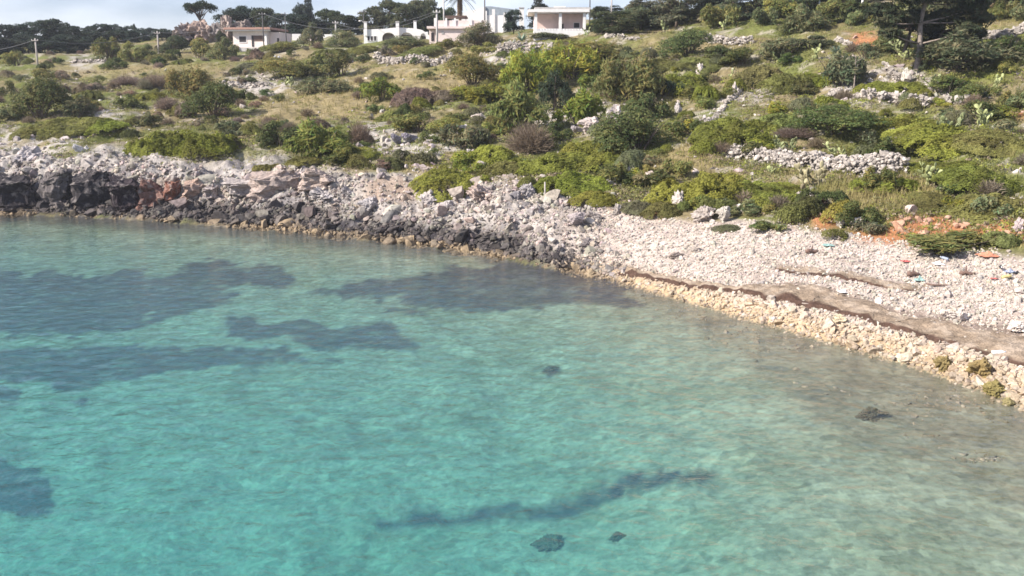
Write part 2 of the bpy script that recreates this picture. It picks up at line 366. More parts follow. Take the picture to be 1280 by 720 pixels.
def m_water(N, L, out):
    dp = N("Attribute", _attribute_name="depth").outputs['Fac']
    ch = N("CombineColor")
    for i, k in enumerate(WATER_K):
        mm = N("Math", _operation='MULTIPLY'); mm.inputs[1].default_value = -k * 2.1; L(dp, mm.inputs[0])
        e = N("Math", _operation='EXPONENT'); L(mm.outputs[0], e.inputs[0]); L(e.outputs[0], ch.inputs[i])
    tr = N("BsdfTransparent"); L(ch.outputs[0], tr.inputs[0])
    df = N("BsdfDiffuse"); df.inputs[0].default_value = (*WATER_BODY, 1)
    ms = N("Math", _operation='MULTIPLY'); ms.inputs[1].default_value = -WATER_SCAT; L(dp, ms.inputs[0])
    ex = N("Math", _operation='EXPONENT'); L(ms.outputs[0], ex.inputs[0])
    sb = N("Math", _operation='SUBTRACT'); sb.inputs[0].default_value = 1; L(ex.outputs[0], sb.inputs[1])
    m1 = N("MixShader"); L(sb.outputs[0], m1.inputs[0]); L(tr.outputs[0], m1.inputs[1]); L(df.outputs[0], m1.inputs[2])
    tcn = N("TexCoord"); mpn = N("Mapping"); mpn.inputs['Scale'].default_value = (1, 1.15, 1); mpn.inputs['Rotation'].default_value = (0, 0, R(18)); L(tcn.outputs['Object'], mpn.inputs[0])
    n1 = N("TexNoise", Scale=1.5, Detail=5, Roughness=.62, Distortion=.6); L(mpn.outputs[0], n1.inputs['Vector'])
    n2 = N("TexNoise", Scale=.35, Detail=2); L(mpn.outputs[0], n2.inputs['Vector'])
    ad = N("Math", _operation='MULTIPLY_ADD'); ad.inputs[1].default_value = .8; L(n2.outputs[0], ad.inputs[0]); L(n1.outputs[0], ad.inputs[2])
    bm = bump(N, L, ad.outputs[0], .62, .18)
    gl = N("BsdfGlossy", Roughness=.06); L(bm, gl.inputs['Normal']); L(bm, df.inputs['Normal'])
    ge = N("NewGeometry"); dt = N("VectorMath", _operation='DOT_PRODUCT'); L(ge.outputs['Incoming'], dt.inputs[0]); L(bm, dt.inputs[1])
    ab = N("Math", _operation='ABSOLUTE'); L(dt.outputs['Value'], ab.inputs[0]); om = N("Math", _operation='SUBTRACT', _use_clamp=True); om.inputs[0].default_value = 1; L(ab.outputs[0], om.inputs[1])
    pw = N("Math", _operation='POWER'); pw.inputs[1].default_value = 5; L(om.outputs[0], pw.inputs[0]); fr = N("Math", _operation='MULTIPLY_ADD', _use_clamp=True); fr.inputs[1].default_value = .98; fr.inputs[2].default_value = .02; L(pw.outputs[0], fr.inputs[0])
    m2 = N("MixShader"); L(fr.outputs[0], m2.inputs[0]); L(m1.outputs[0], m2.inputs[1]); L(gl.outputs[0], m2.inputs[2])
    L(m2.outputs[0], out.inputs[0])
MAT_WATER = mat("sea_water", m_water)
# ------------------------------------------------------------------ the ground sheet: sea bed, beach, hillside
def build_ground():
    ds = np.concatenate([-np.geomspace(400, 10, 14), np.arange(-4, 14, 2.), np.arange(14, 26, .4), np.arange(26, 84, .2), np.arange(84, 125, .3), np.arange(125, 200, 1.2), np.geomspace(200, 3000, 30)])
    us = np.concatenate([-np.geomspace(40, .8, 24), np.arange(-.76, -.60, .03), np.arange(-.60, .60, .0032), np.arange(.60, .78, .03), np.geomspace(.8, 40, 24)])
    D, U = np.meshgrid(ds, us, indexing='ij'); X = U * scale_s(D); Y = D + 0 * U
    Z = ground_h(X, Y); nr, nc = D.shape
    px, py = project(X, Y, Z)
    jx = px + 9 * fbm(X * .6, Y * .6, o=3, s=50); jy = py + 4 * fbm(X * .6 + 40, Y * .6, o=3, s=51)
    u, d = zone(X, Y); on = (py > 0) & (px > -60) & (px < 1340) & (Y > 12) & (Y < 220)
    S_ = lambda m: sample(m, jx, jy) * on
    # --- colour of the bare ground
    g0 = np.broadcast_to(np.array([.165, .145, .068]), Z.shape + (3,))
    n1 = fbm(X * .25, Y * .25, o=4, s=60); n2 = fbm(X * 1.1, Y * 1.1, o=4, s=61)
    C = mixc(g0, (.135, .148, .045), sstep(-.2, .5, n1))                 # green herbs
    C = mixc(C, (.25, .20, .115), sstep(.1, .6, -n1) * .8)               # straw
    C = mixc(C, (.36, .32, .27), sstep(.35, .75, n2) * .7)                # stones showing
    C = mixc(C, (.27, .215, .115), S_(M_DRY) * .8)
    C = mixc(C, (.40, .365, .335), S_(M_STONY) * sstep(-.5, .3, n2))
    C = mixc(C, (.38, .175, .085), np.clip(S_(M_EARTH) * 1.3, 0, 1))
    r = rocky(X, Y)
    rockc = mixc(np.broadcast_to(np.array([.40, .365, .34]), Z.shape + (3,)), (.22, .20, .20), sstep(-.2, .5, n2))
    rockc = mixc(rockc, (.34, .24, .17), sstep(.3, .7, n1) * .6)
    rockc = mixc(rockc, (.05, .045, .05), sstep(1.3 + 1.6 * sstep(-.25, -.45, u), .6, Z + .5 * n2) * sstep(.1, 0, u))
    C = mixc(C, rockc, r)
    bch = sstep(-.6, .3, Y - d[..., 0]) * sstep(.6, -.8, Y - d[..., 2] - .9 * n1) * sstep(.0, .12, u)
    pc = mixc(np.broadcast_to(np.array([.52, .44, .395]), Z.shape + (3,)), (.40, .33, .29), sstep(-.1, .6, n2))
    pc = mixc(pc, (.46, .33, .20), sstep(.75, .2, Z) * .9)
    C = mixc(C, pc, bch)
    C = mixc(C, (.215, .165, .135), sample(M_WRACK, px + 5 * n2, py + 1.5 * n2) * on * .9)
    C = mixc(C, (.26, .20, .13), sstep(.16, .03, Z) * (1 - sstep(.0, .25, u)) * r * sstep(-.3, .5, n2) * .8)
    # --- sea bed
    dep = -Z; t_in = (Z < 0.02)
    B = np.broadcast_to(np.array([.215, .225, .165]), Z.shape + (3,))
    B = mixc(B, (.175, .185, .125), sstep(.0, .7, fbm(X * .45, Y * .45, o=4, s=70)) * .7)
    B = mixc(B, (.150, .137, .098), np.clip(S_(M_STONE_BED) * .8 + sstep(.4, .1, dep) * .8, 0, 1) * (.75 + .25 * n2))
    B = mixc(B, (.105, .095, .085), sstep(2.6, .3, d[..., 0] - Y - 1.5 * n1) * sstep(.22, .1, u) * .9)
    jx2 = px + 26 * fbm(X * .5, Y * .22, o=4, s=71) * np.clip(20 / np.maximum(Y, 10), .35, 1); jy2 = py + 9 * fbm(X * .5 + 9, Y * .3, o=4, s=72)
    mg = sample(M_GRASS_BED, jx2, jy2) * on
    mg = sstep(.14, .78, mg + (.34 * fbm(X * 1.6, Y * 2.6, o=5, s=73) + .20 * fbm(X * .5, Y * 1.1, o=3, s=76)) * sstep(.02, .2, mg))
    far_dark = sstep(4.5, 1.5, d[..., 0] - Y) * sstep(.0, -.2, u)
    B = mixc(B, (.040, .040, .048), np.clip(mg * (.92 + .22 * fbm(X * 2.0, Y * 3.0, o=4, s=77)) + far_dark * .6, 0, 1))
    sea = sstep(.03, -.03, Z); C = np.where(t_in[..., None], B, C)
    V = np.stack([X, Y, Z], -1).reshape(-1, 3); Cf = np.clip(C, 0, 1).reshape(-1, 3)
    idx = np.arange(nr * nc).reshape(nr, nc)
    Q = np.stack([idx[:-1, :-1], idx[:-1, 1:], idx[1:, 1:], idx[1:, :-1]], -1)
    zq = np.maximum.reduce([Z[:-1, :-1], Z[:-1, 1:], Z[1:, 1:], Z[1:, :-1]])
    yq = Y[:-1, :-1]; d2 = d[:-1, :-1, 2]; uq = u[:-1, :-1]
    is_sea = zq < 0.0; is_beach = ~is_sea & (yq < d2 + .3) & (uq > 0.02)
    def sub(name, m, mt):
        q = Q[m]; ids, inv = np.unique(q, return_inverse=True)
        return tag(link(name, mesh_np(name, V[ids], inv.reshape(-1, 4), mt, Cf[ids], smooth=True)), kind='structure')
    sub("hillside", ~is_sea & ~is_beach, MAT_GROUND); sub("beach", is_beach, MAT_GROUND); sub("seabed", is_sea, MAT_BED)
build_ground()
def build_water():
    ds = np.concatenate([-np.geomspace(400, 10, 10), np.arange(-4, 90, .6)])
    us = np.concatenate([-np.geomspace(40, .8, 20), np.arange(-.76, .76, .02), np.geomspace(.8, 40, 20)])
    D, U = np.meshgrid(ds, us, indexing='ij'); X = U * scale_s(D); Y = D + 0 * U; B = base_h(X, Y)
    dep = np.maximum(-B, 0); idx = np.arange(D.size).reshape(D.shape)
    Q = np.stack([idx[:-1, :-1], idx[:-1, 1:], idx[1:, 1:], idx[1:, :-1]], -1)
    bq = np.minimum.reduce([B[:-1, :-1], B[:-1, 1:], B[1:, 1:], B[1:, :-1]])
    q = Q[bq < .25]; ids, inv = np.unique(q, return_inverse=True)
    V = np.stack([X, Y, 0 * X], -1).reshape(-1, 3)
    o = link("water", mesh_np("water", V[ids], inv.reshape(-1, 4), MAT_WATER, smooth=True, extra={"depth": dep.ravel()[ids]}))
    tag(o, kind='structure')
build_water()

# ------------------------------------------------------------------ rocks
import bmesh
def ico(n):
    bm = bmesh.new(); bmesh.ops.create_icosphere(bm, subdivisions=n, radius=1)
    V = np.array([v.co[:] for v in bm.verts]); F = np.array([[v.index for v in f.verts] for f in bm.faces]); bm.free(); return V, F
ICO = {k: ico(k) for k in (1, 2, 3, 4, 5)}
def rock_shape(seed, n=2, flat=.7, cuts=9, rough=.12, dcut=.40, boxy=0):
    V, F = ICO[n]; V = V.copy(); r = np.random.default_rng(seed)
    if boxy: V = np.sign(V) * np.abs(V) ** (1 - boxy); V /= np.abs(V).max()
    V *= 1 + rough * 1.6 * fbm(V[:, 0] * 1.1 + seed, V[:, 1] * 1.1, V[:, 2] * 1.1, o=3, s=seed)[:, None]
    for _ in range(cuts):
        nn = r.normal(size=3); nn /= np.linalg.norm(nn); k = r.uniform(dcut, .9); V -= np.maximum(V @ nn - k, 0)[:, None] * nn
    V += rough * .5 * fbm(V[:, 0] * 3 + seed, V[:, 1] * 3, V[:, 2] * 3, o=2, s=seed + 5)[:, None] * V
    if boxy:
        for fq, am in ((1.3, .16), (3.1, .10), (7., .055)): V *= (1 + am * fbm(V[:, 0] * fq + seed, V[:, 1] * fq, V[:, 2] * fq * 2.2, o=2, s=seed + int(fq)))[:, None]
        V[:, :2] *= (1 + .16 * noise(V[:, 2] * 5.0 + seed, V[:, 0] * 1.2, s=seed))[:, None]
    elif n >= 4:
        rid = 1 - np.abs(fbm(V[:, 0] * 1.6 + seed, V[:, 1] * 1.6, V[:, 2] * 2.6, o=4, s=seed + 8)); V *= (1 + .42 * (rid - .75) + (.10 if n < 5 else .17) * fbm(V[:, 0] * 6, V[:, 1] * 6 + seed, V[:, 2] * 7, o=3, s=seed + 9))[:, None]
    V *= np.array([1, r.uniform(.65, .95), flat * r.uniform(.7, 1.1)])
    V[:, 2] -= V[:, 2].min() * .0; return V / np.abs(V[:, 0]).max(), F
SMALL = [rock_shape(100 + i, 2, .75, 7, .16, .22) for i in range(14)]
TINY = [rock_shape(700 + i, 1, .75, 3, .2, .45) for i in range(14)]
BIG = [rock_shape(200 + i, 5, .75, 9, .2) for i in range(10)]
def normed(q):
    v, f = q; v = v - (v.max(0) + v.min(0)) / 2; return v / (v.max(0) - v.min(0)) * 2, f
BIG = [normed(q) for q in BIG]
CLIFF_ME = [mesh_np("cliff_block", v, f, MAT_CLIFF) for v, f in [normed(rock_shape(500 + i, 5, 1, 5, .16, .7, .55)) for i in range(6)]]
BIG_ME = [mesh_np("boulder", v, f, MAT_STONE_OBJ) for v, f in BIG]
MID_ME = [mesh_np("stone", v, f, MAT_STONE_OBJ) for v, f in [rock_shape(300 + i, 3, .75, 8, .16, .25) for i in range(8)]]
def rot_np(r, n, tilt=.5):
    a = r.uniform(0, 2 * np.pi, n); b = r.normal(0, tilt, n); c = r.normal(0, tilt, n)
    ca, sa, cb, sb, cc, sc = np.cos(a), np.sin(a), np.cos(b), np.sin(b), np.cos(c), np.sin(c); M = np.zeros((n, 3, 3))
    M[:, 0, 0] = ca * cb; M[:, 0, 1] = ca * sb * sc - sa * cc; M[:, 0, 2] = ca * sb * cc + sa * sc
    M[:, 1, 0] = sa * cb; M[:, 1, 1] = sa * sb * sc + ca * cc; M[:, 1, 2] = sa * sb * cc - ca * sc
    M[:, 2, 0] = -sb; M[:, 2, 1] = cb * sc; M[:, 2, 2] = cb * cc; return M
def merged_stones(P, s, c, shapes=None, seed=1, tilt=.4):
    if shapes is None:
        t = s / np.maximum(P[:, 1], 20) * FPX < 2.6
        if t.all() or not t.any(): return merged_stones(P, s, c, TINY if t.all() else SMALL, seed, tilt)
        a, b = merged_stones(P[t], s[t], c[t], TINY, seed, tilt), merged_stones(P[~t], s[~t], c[~t], SMALL, seed + 1, tilt)
        return np.concatenate([a[0], b[0]]), np.concatenate([a[1], b[1] + len(a[0])]), np.concatenate([a[2], b[2]])
    r = np.random.default_rng(seed); n = len(P); k = r.integers(0, len(shapes), n); M = rot_np(r, n, tilt); Vs, Fs, Cs, o = [], [], [], 0
    for j, (v, f) in enumerate(shapes):
        w = np.nonzero(k == j)[0]
        if not len(w): continue
        q = np.einsum('nij,vj->nvi', M[w], v) * s[w, None, None] + P[w][:, None, :]
        Vs.append(q.reshape(-1, 3)); Fs.append((f[None] + (np.arange(len(w)) * len(v))[:, None, None] + o).reshape(-1, 3)); o += len(w) * len(v)
        Cs.append(np.repeat(c[w], len(v), 0))
    return np.concatenate(Vs), np.concatenate(Fs), np.concatenate(Cs)
def stone_cols(r, n, z, dark, tan):
    """limestone: pale rose grey; black lichen band just above the water on the rocky side; ochre at the waterline."""
    base = np.array([.47, .405, .355]) * r.uniform(.6, 1.12, n)[:, None] * (1 + r.normal(0, .04, (n, 3)))
    base = mixc(base, np.array([.24, .215, .21]), (r.random(n) < .25) * .7)
    base = mixc(base, np.array([.050, .044, .045]) , np.clip(dark, 0, 1) * r.uniform(.75, 1, n))
    return np.clip(mixc(base, np.array([.36, .27, .17]), np.clip(tan, 0, 1) * r.uniform(.5, 1, n)), .02, .9)
def scatter_px(r, n, x0, x1, y0, y1, keep):
    """n points of ground seen evenly over a part of the view; keep(px,py,x,y,z) -> probability"""
    out = []
    px = r.uniform(x0, x1, n); py = r.uniform(y0, y1, n)
    rx, Y, Zr = ray(px, py); Dg = np.arange(24, 130, .25)
    lo = np.full(n, np.nan)
    for D in Dg:
        m = np.isnan(lo)
        if not m.any(): break
        z = CAM_H + Zr[m] * D / Y[m]; hit = z <= base_h(rx[m] * D / Y[m], np.full(m.sum(), D))
        ii = np.nonzero(m)[0][hit]; lo[ii] = D
    ok = ~np.isnan(lo); D = lo[ok] - r.uniform(0, .25, ok.sum()); x = rx[ok] * D / Y[ok]; z = ground_h(x, D)
    p = keep(px[ok], py[ok], x, D, z); k = r.random(len(D)) < p
    return np.stack([x, D, z], -1)[k], px[ok][k], py[ok][k]
def scatter_uv(r, n, u0, u1, d0, d1):
    u = r.uniform(u0, u1, n); y = r.uniform(d0, d1, n); return u * y, y

def place_rock(name, px, py, w, h, col, label, cat="rock", group=None, sink=.25, big=True, seed=None, yaw=None, lean=0):
    """boulder whose foot stands at the picture point px,py and which shows w by h reference pixels"""
    p = at(px, py); m = mpp(p); k = seed if seed is not None else int(rng.integers(0, 100))
    o = link(name, (CLIFF_ME if name == 'cliff_block' else BIG_ME)[k % (6 if name == 'cliff_block' else 10)]); sx = w * m / 2 * 1.05; sz = h * m / 2 * (1.12 + sink * .5)
    o.scale = (sx, max(sx * .8, .1) if name != 'cliff_block' else 1.3, sz); o.location = (p.x, p.y + (sx * .4 if name != 'cliff_block' else .55), p.z + h * m - sz * 1.0); o.rotation_euler = (0, R(lean), R(yaw if yaw is not None else rng.uniform(-35, 35) if name != 'cliff_block' else rng.uniform(-14, 14)))
    o.color = (*col, 1); tag(o, label, cat, group); return o
K, GR, PALE, RED, DK, TAN = (.045, .04, .044), (.34, .31, .30), (.52, .46, .43), (.34, .16, .105), (.12, .105, .105), (.42, .29, .13)  # K: black stone, with the shade of overhang and caves painted in
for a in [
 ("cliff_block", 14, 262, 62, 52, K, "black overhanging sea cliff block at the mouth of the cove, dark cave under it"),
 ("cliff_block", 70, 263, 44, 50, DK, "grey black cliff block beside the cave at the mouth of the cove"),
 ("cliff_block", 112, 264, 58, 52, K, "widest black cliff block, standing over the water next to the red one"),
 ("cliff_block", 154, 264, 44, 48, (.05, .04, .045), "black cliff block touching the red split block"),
 ("cliff_block", 188, 256, 40, 42, (.20, .115, .095), "tall split cliff block with a grey top and rusty red face"),
 ("cliff_block", 214, 250, 24, 26, (.24, .12, .09), "narrow rusty red cliff block beside the tall split block"),
 ("cliff_block", 242, 250, 32, 26, (.38, .27, .22), "square reddish cliff block with a pale cap"),
 ("cliff_block", 264, 252, 18, 20, (.46, .39, .37), "small pale leaning block fallen beside the square reddish cliff block"),
 ("cliff_block", 340, 248, 66, 36, (.36, .29, .26), "long grey ledge of rock with a shadowed hollow under it"),
 ("cliff_block", 395, 244, 44, 28, (.40, .32, .28), "upright pinkish rock ending the hollow ledge"),
 ("cliff_block", 300, 245, 50, 24, (.42, .37, .35), "broad pale ledge uphill of the red cliff blocks"),
 ("outcrop", 775, 162, 38, 32, (.46, .41, .40), "tall pale rock outcrop between the green bushes in mid slope"),
 ("outcrop", 738, 168, 30, 20, (.50, .43, .40), "cracked pale outcrop downhill of the tall one in mid slope"),
 ("outcrop", 756, 172, 22, 14, (.48, .38, .35), "small pinkish rock between the two mid slope outcrops"),
 ("outcrop", 722, 164, 18, 12, (.44, .40, .40), "low grey rock at the end of the mid slope outcrops"),
 ("boulder", 30, 204, 46, 24, (.40, .36, .36), "big grey weathered boulder above the black sea cliff"),
 ("boulder", 97, 192, 12, 12, (.56, .54, .55), "small bluish white upright stone on the rocks above the sea cliff"),
 ("boulder", 107, 190, 7, 9, (.56, .54, .55), "smallest bluish white stone, beside its larger twin above the sea cliff"),
 ("boulder", 1072, 284, 26, 12, (.72, .66, .62), "white flat topped boulder at the upper edge of the pebble beach"),
 ("boulder", 1050, 286, 12, 12, (.60, .54, .48), "small pale stone near the white flat topped boulder"),
 ("boulder", 930, 264, 34, 10, (.62, .55, .52), "long pale slab lying in the grass at the top of the beach"),
 ("boulder", 1274, 288, 16, 20, (.50, .42, .42), "rounded pinkish boulder at the end of the orange earth bank"),
 ("boulder", 771, 268, 14, 15, (.46, .41, .37), "round boulder standing alone above the beach stones"),
 ("boulder", 762, 237, 26, 13, (.48, .42, .40), "humped grey boulder beside the small green mound above the beach"),
 ("boulder", 815, 228, 18, 11, (.50, .42, .38), "pale boulder in the dry grass uphill of the beach"),
 ("boulder", 790, 222, 13, 9, (.48, .44, .42), "flat pale stone on the footpath above the beach"),
 ("boulder", 850, 262, 22, 24, (.50, .44, .40), "stack like pale rock beside the grassy mound at the beach top"),
 ("boulder", 842, 248, 12, 14, (.50, .46, .44), "pale pointed stone touching the big grassy mound"),
 ("boulder", 882, 277, 34, 20, (.44, .38, .34), "broad rough rock where the beach meets the slope"),
 ("boulder", 905, 278, 18, 20, (.45, .41, .36), "grey rock next to the broad rough rock at the beach top"),
 ("boulder", 1186, 400, 20, 13, (.66, .58, .52), "large cream boulder on the seaward edge of the pebbles"),
 ("boulder", 1204, 403, 17, 15, (.68, .61, .56), "cream cube like boulder beside the large cream one"),
 ("boulder", 1276, 416, 36, 12, (.70, .62, .56), "flat cream slab on the brown seaweed strip"),
 ("boulder", 720, 292, 24, 16, (.36, .31, .31), "biggest grey rock among the beach stones near the wooden post"),
 ("boulder", 742, 275, 18, 14, (.34, .30, .28), "dark grey rock uphill of the biggest beach rock"),
 ("boulder", 735, 304, 20, 12, (.25, .22, .22), "dark flat rock at the inner end of the pebbles"),
 ("boulder", 870, 316, 14, 10, (.46, .40, .36), "solitary pinkish boulder in the middle of the pebbles"),
 ("boulder", 846, 324, 24, 8, (.30, .25, .22), "long brown rock half buried in the pebbles"),
 ("boulder", 645, 255, 16, 16, (.25, .23, .24), "dark pointed rock beside the wooden post"),
 ("boulder", 660, 250, 22, 18, (.36, .33, .33), "grey jagged rock next to the wooden post"),
 ("boulder", 535, 256, 26, 22, (.46, .41, .39), "big pale boulder downhill of the yellow green mound"),
 ("boulder", 558, 258, 18, 16, (.44, .40, .39), "second pale boulder downhill of the yellow green mound"),
 ("boulder", 605, 247, 44, 26, (.46, .37, .33), "rough pinkish bank of rock beside the yellow green mound"),
 ("boulder", 435, 246, 18, 14, (.34, .31, .31), "grey boulder at the foot of the upright pinkish rock"),
 ("boulder", 405, 256, 40, 18, (.44, .40, .39), "wide pale boulder among the grey shore rubble"),
 ("boulder", 460, 262, 26, 18, (.38, .35, .35), "slanting grey boulder in the shore rubble"),
 ("boulder", 450, 187, 12, 9, (.46, .40, .38), "small pale boulder at the foot of the leafless pink bush"),
 ("boulder", 572, 166, 22, 12, (.55, .50, .47), "pale boulder on the slope beside the grey green bush"),
 ("boulder", 562, 172, 26, 12, (.38, .34, .36), "grey split boulder in front of the grey green bush"),
 ("boulder", 598, 150, 20, 9, (.55, .48, .44), "pale flat stone on the stony patch in mid slope"),
 ("boulder", 512, 178, 26, 14, (.34, .31, .35), "bluish grey boulder in the row downhill of the brown scrub"),
 ("boulder", 495, 178, 16, 14, (.30, .28, .32), "dark bluish boulder in the row downhill of the brown scrub"),
 ("boulder", 345, 84, 16, 14, (.48, .48, .50), "pale boulder standing beside the dense dark bush on the upper slope"),
 ("boulder", 876, 92, 14, 16, (.54, .48, .44), "pale rock under the dark dome shaped bush"),
 ("boulder", 920, 118, 10, 18, (.56, .50, .46), "upright white stone beside the stepped footpath"),
 ("boulder", 1133, 104, 12, 20, (.62, .57, .50), "upright white stone below the tall pine"),
 ("boulder", 1255, 165, 30, 10, (.62, .60, .58), "long white rock at the end of the tall prickly pear"),
 ("boulder", 1010, 248, 26, 8, (.58, .52, .47), "low white rock in the grass above the beach"),
 ("boulder", 848, 142, 10, 14, (.48, .44, .42), "grey stone at the bend of the stepped footpath"),
 ("boulder", 1180, 466, 24, 20, (.24, .185, .085), "ochre weedy rock at the waterline, first of three", ),
 ("boulder", 1226, 476, 34, 24, (.27, .20, .09), "largest ochre weedy rock standing at the waterline"),
 ("boulder", 1244, 497, 30, 20, (.23, .19, .075), "yellow green weedy rock in the shallow water"),
 ("boulder", 1262, 508, 16, 10, (.28, .24, .12), "small olive stone in the shallows beside the yellow green rock"),
 ("boulder", 1118, 453, 11, 7, (.62, .55, .48), "single pale stone standing in the shallow water"),
 ("boulder", 970, 405, 12, 8, (.70, .66, .64), "whitest stone at the edge of the sea"),
 ("boulder", 1051, 408, 18, 13, (.60, .50, .36), "pale yellow boulder in the tan stone band"),
]:
    place_rock(a[0], *a[1:6], a[6], "boulder" if a[0] == "boulder" else "rock outcrop", sink=.30 if a[0] != "cliff_block" else .15)
# rocks lying under water
for px, py, w, h, lab in [(687, 690, 44, 15, "dark weedy rock under water, the one close to the camera side"), (774, 674, 26, 14, "small dark rock under water between the seagrass streak and the weedy rock"),
                          (1094, 526, 44, 18, "brown sunken rock in the stony shallows"), (690, 466, 28, 9, "small dark sunken rock out in the turquoise water")]:
    o = place_rock("sunken_rock", px, py, w, h, (.085, .075, .05), lab, "rock"); o.location.z -= .12
# grey shore rubble: the larger pieces one by one, the rest as stuff
def rubble():
    r = np.random.default_rng(21)
    def keep(px, py, x, y, z):
        u, d = zone(x, y); a = sstep(-.8, .3, y - d[..., 0]) * sstep(3.5, .5, y - d[..., 2] - 2.5 * fbm(x * .25, y * .25, o=3, s=41))
        return a * sstep(800, 730, px) * (.40 + .60 * sstep(-.25, .35, fbm(x * .45, y * .45, o=3, s=44) + .9 * sstep(3.5, 0, y - d[..., 0]))) * (.45 + .55 * sstep(5, 1.5, y - d[..., 0]) + .3 * sstep(560, 700, px))
    P, px, py = scatter_px(r, 115000, -200, 800, 195, 345, keep); n = len(P)
    s = np.clip(r.lognormal(-2.5, .66, n), .045, .6) * np.clip(.55 + .45 * sstep(800, 500, px), .5, 1)
    z = P[:, 2]; dark = sstep(1.25, .35, z + .25 * fbm(P[:, 0] * .5, P[:, 1] * .5, s=46)) * sstep(790, 700, px); dark = np.maximum(dark, sstep(260, 120, px) * sstep(3.0, 1.8, z) * .85); dark = np.maximum(dark, sstep(520, 380, px) * sstep(1.7, .8, z + .4 * fbm(P[:, 0] * .4, P[:, 1] * .4, s=45)) * .9)
    tan = sstep(.20, .04, z) * .9; c = stone_cols(r, n, z, dark, tan); P[:, 2] += s * .12
    big = np.argsort(-s)[:190]; m = np.ones(n, bool); m[big] = False
    for i in big:
        o = link("rubble_block", MID_ME[int(r.integers(0, 8))]); o.location = P[i]; o.scale = (s[i], s[i], s[i] * .95); o.rotation_euler = (r.normal(0, .3), r.normal(0, .3), r.uniform(0, 6.28)); o.color = (*c[i], 1)
        dk, tn = c[i].mean() < .14, z[i] < .25
        if dk: tag(o, "blackened angular rock in the dark band of shore rubble by the water", "rock", "blackened rocks of the shore rubble")
        elif tn: tag(o, "ochre stained rock at the waterline under the black rubble", "rock", "ochre rocks along the waterline")
        else: tag(o, "pale grey angular rock in the shore rubble uphill of the black band", "rock", "pale rocks of the shore rubble")
    V, F, C = merged_stones(P[m], s[m], c[m], seed=5); tag(link("rubble", mesh_np("rubble", V, F, MAT_STONE, C)), "small grey broken stones covering the rocky shore", kind='stuff')
rubble()
def pebbles():
    r = np.random.default_rng(22); mw = M_WRACK
    def keep(px, py, x, y, z):
        u, d = zone(x, y)
        a = sstep(-.5, .2, y - d[..., 0]) * sstep(.9, -.5, y - d[..., 2] - .9 * fbm(x * .3, y * .3, o=3, s=42)) * sstep(690, 790, px)
        a = np.maximum(a, .30 * sstep(-6.5, -.5, y - d[..., 0]) * (y < d[..., 0]) * sstep(760, 900, px) * sstep(-.3, .3, fbm(x * .6, y * .6, o=2, s=49))); return a * (1 - .80 * sample(mw, px, py)) * .8 * (1 - .55 * sstep(1.9, .6, y - d[..., 0] - .5))
    P, px, py = scatter_px(r, 150000, 680, 1600, 262, 640, keep); n = len(P)
    u, d = zone(P[:, 0], P[:, 1]); low = sstep(1.9, .6, P[:, 1] - d[:, 0] - 0.5)
    s = np.clip(r.lognormal(-3.2, .52, n), .025, .24) * (1 + .5 * low)
    c = np.array([.52, .455, .395]) * r.uniform(.72, 1.12, n)[:, None] * (1 + r.normal(0, .03, (n, 3)))
    c = mixc(c, np.array([.33, .30, .29]), (r.random(n) < .07) * .8)
    c = np.clip(mixc(c, np.array([.46, .345, .225]), low * r.uniform(.25, .9, n)), .03, .95)
    c = mixc(c, np.array([.11, .095, .06]), sstep(.03, -.05, P[:, 2]) * r.uniform(.45, 1, n)); uw = P[:, 2] < .0; s = np.where(uw, np.minimum(s * 1.3, .16), s); P[:, 2] -= uw * s * .6
    P[:, 2] += s * .25
    c = c * (1 - .42 * sstep(.15, .03, P[:, 2]) * (P[:, 2] > 0))[:, None]
    cand = np.nonzero((low > .5) & (P[:, 2] > .02))[0]; big = cand[np.argsort(-s[cand] / P[cand, 1])[:150]]; m = np.ones(n, bool); m[big] = False
    for i in big:
        o = link("shore_stone", MID_ME[int(r.integers(0, 8))]); o.location = P[i]; o.scale = (s[i], s[i], s[i]); o.rotation_euler = (r.normal(0, .3), r.normal(0, .3), r.uniform(0, 6.28)); o.color = (*c[i], 1)
        tag(o, "tan rounded stone in the band between the brown seaweed and the water", "stone", "tan stones along the waterline")
    V, F, C = merged_stones(P[m], s[m], c[m], seed=6); tag(link("pebbles", mesh_np("pebbles", V, F, MAT_STONE, C)), "pale rose pebbles covering the beach", kind='stuff')
pebbles()
def slope_stones():
    r = np.random.default_rng(23)
    def keep(px, py, x, y, z):
        u, d = zone(x, y); land = sstep(0, 2, y - d[..., 2])
        return land * np.clip(sample(M_STONY, px, py) * .9 + sample(M_EARTH, px, py) * .5 + .05 + .30 * sstep(.3, .8, fbm(x * .3, y * .3, o=3, s=47)), 0, 1)
    P, px, py = scatter_px(r, 14000, -200, 1600, 46, 330, keep); n = len(P); s = np.clip(r.lognormal(-1.75, .42, n), .08, .5)
    c = np.array([.50, .44, .41]) * r.uniform(.55, 1.15, n)[:, None] * (1 + r.normal(0, .03, (n, 3))); c = np.clip(mixc(c, np.array([.42, .22, .13]), sample(M_EARTH, px, py) * .8), .03, .9)
    P[:, 2] += s * .1
    big = np.argsort(-s)[:60]; m = np.ones(n, bool); m[big] = False
    for i in big:
        o = link("field_stone", MID_ME[int(r.integers(0, 8))]); o.location = P[i]; o.scale = (s[i],) * 3; o.rotation_euler = (r.normal(0, .3), r.normal(0, .3), r.uniform(0, 6.28)); o.color = (*c[i], 1)
        tag(o, "pale loose limestone lying between the shrubs of the hillside", "stone", "loose stones on the hillside")
    V, F, C = merged_stones(P[m], s[m], c[m], seed=7); tag(link("scree", mesh_np("scree", V, F, MAT_STONE, C)), "small loose stones scattered over the hillside", kind='stuff')
slope_stones()
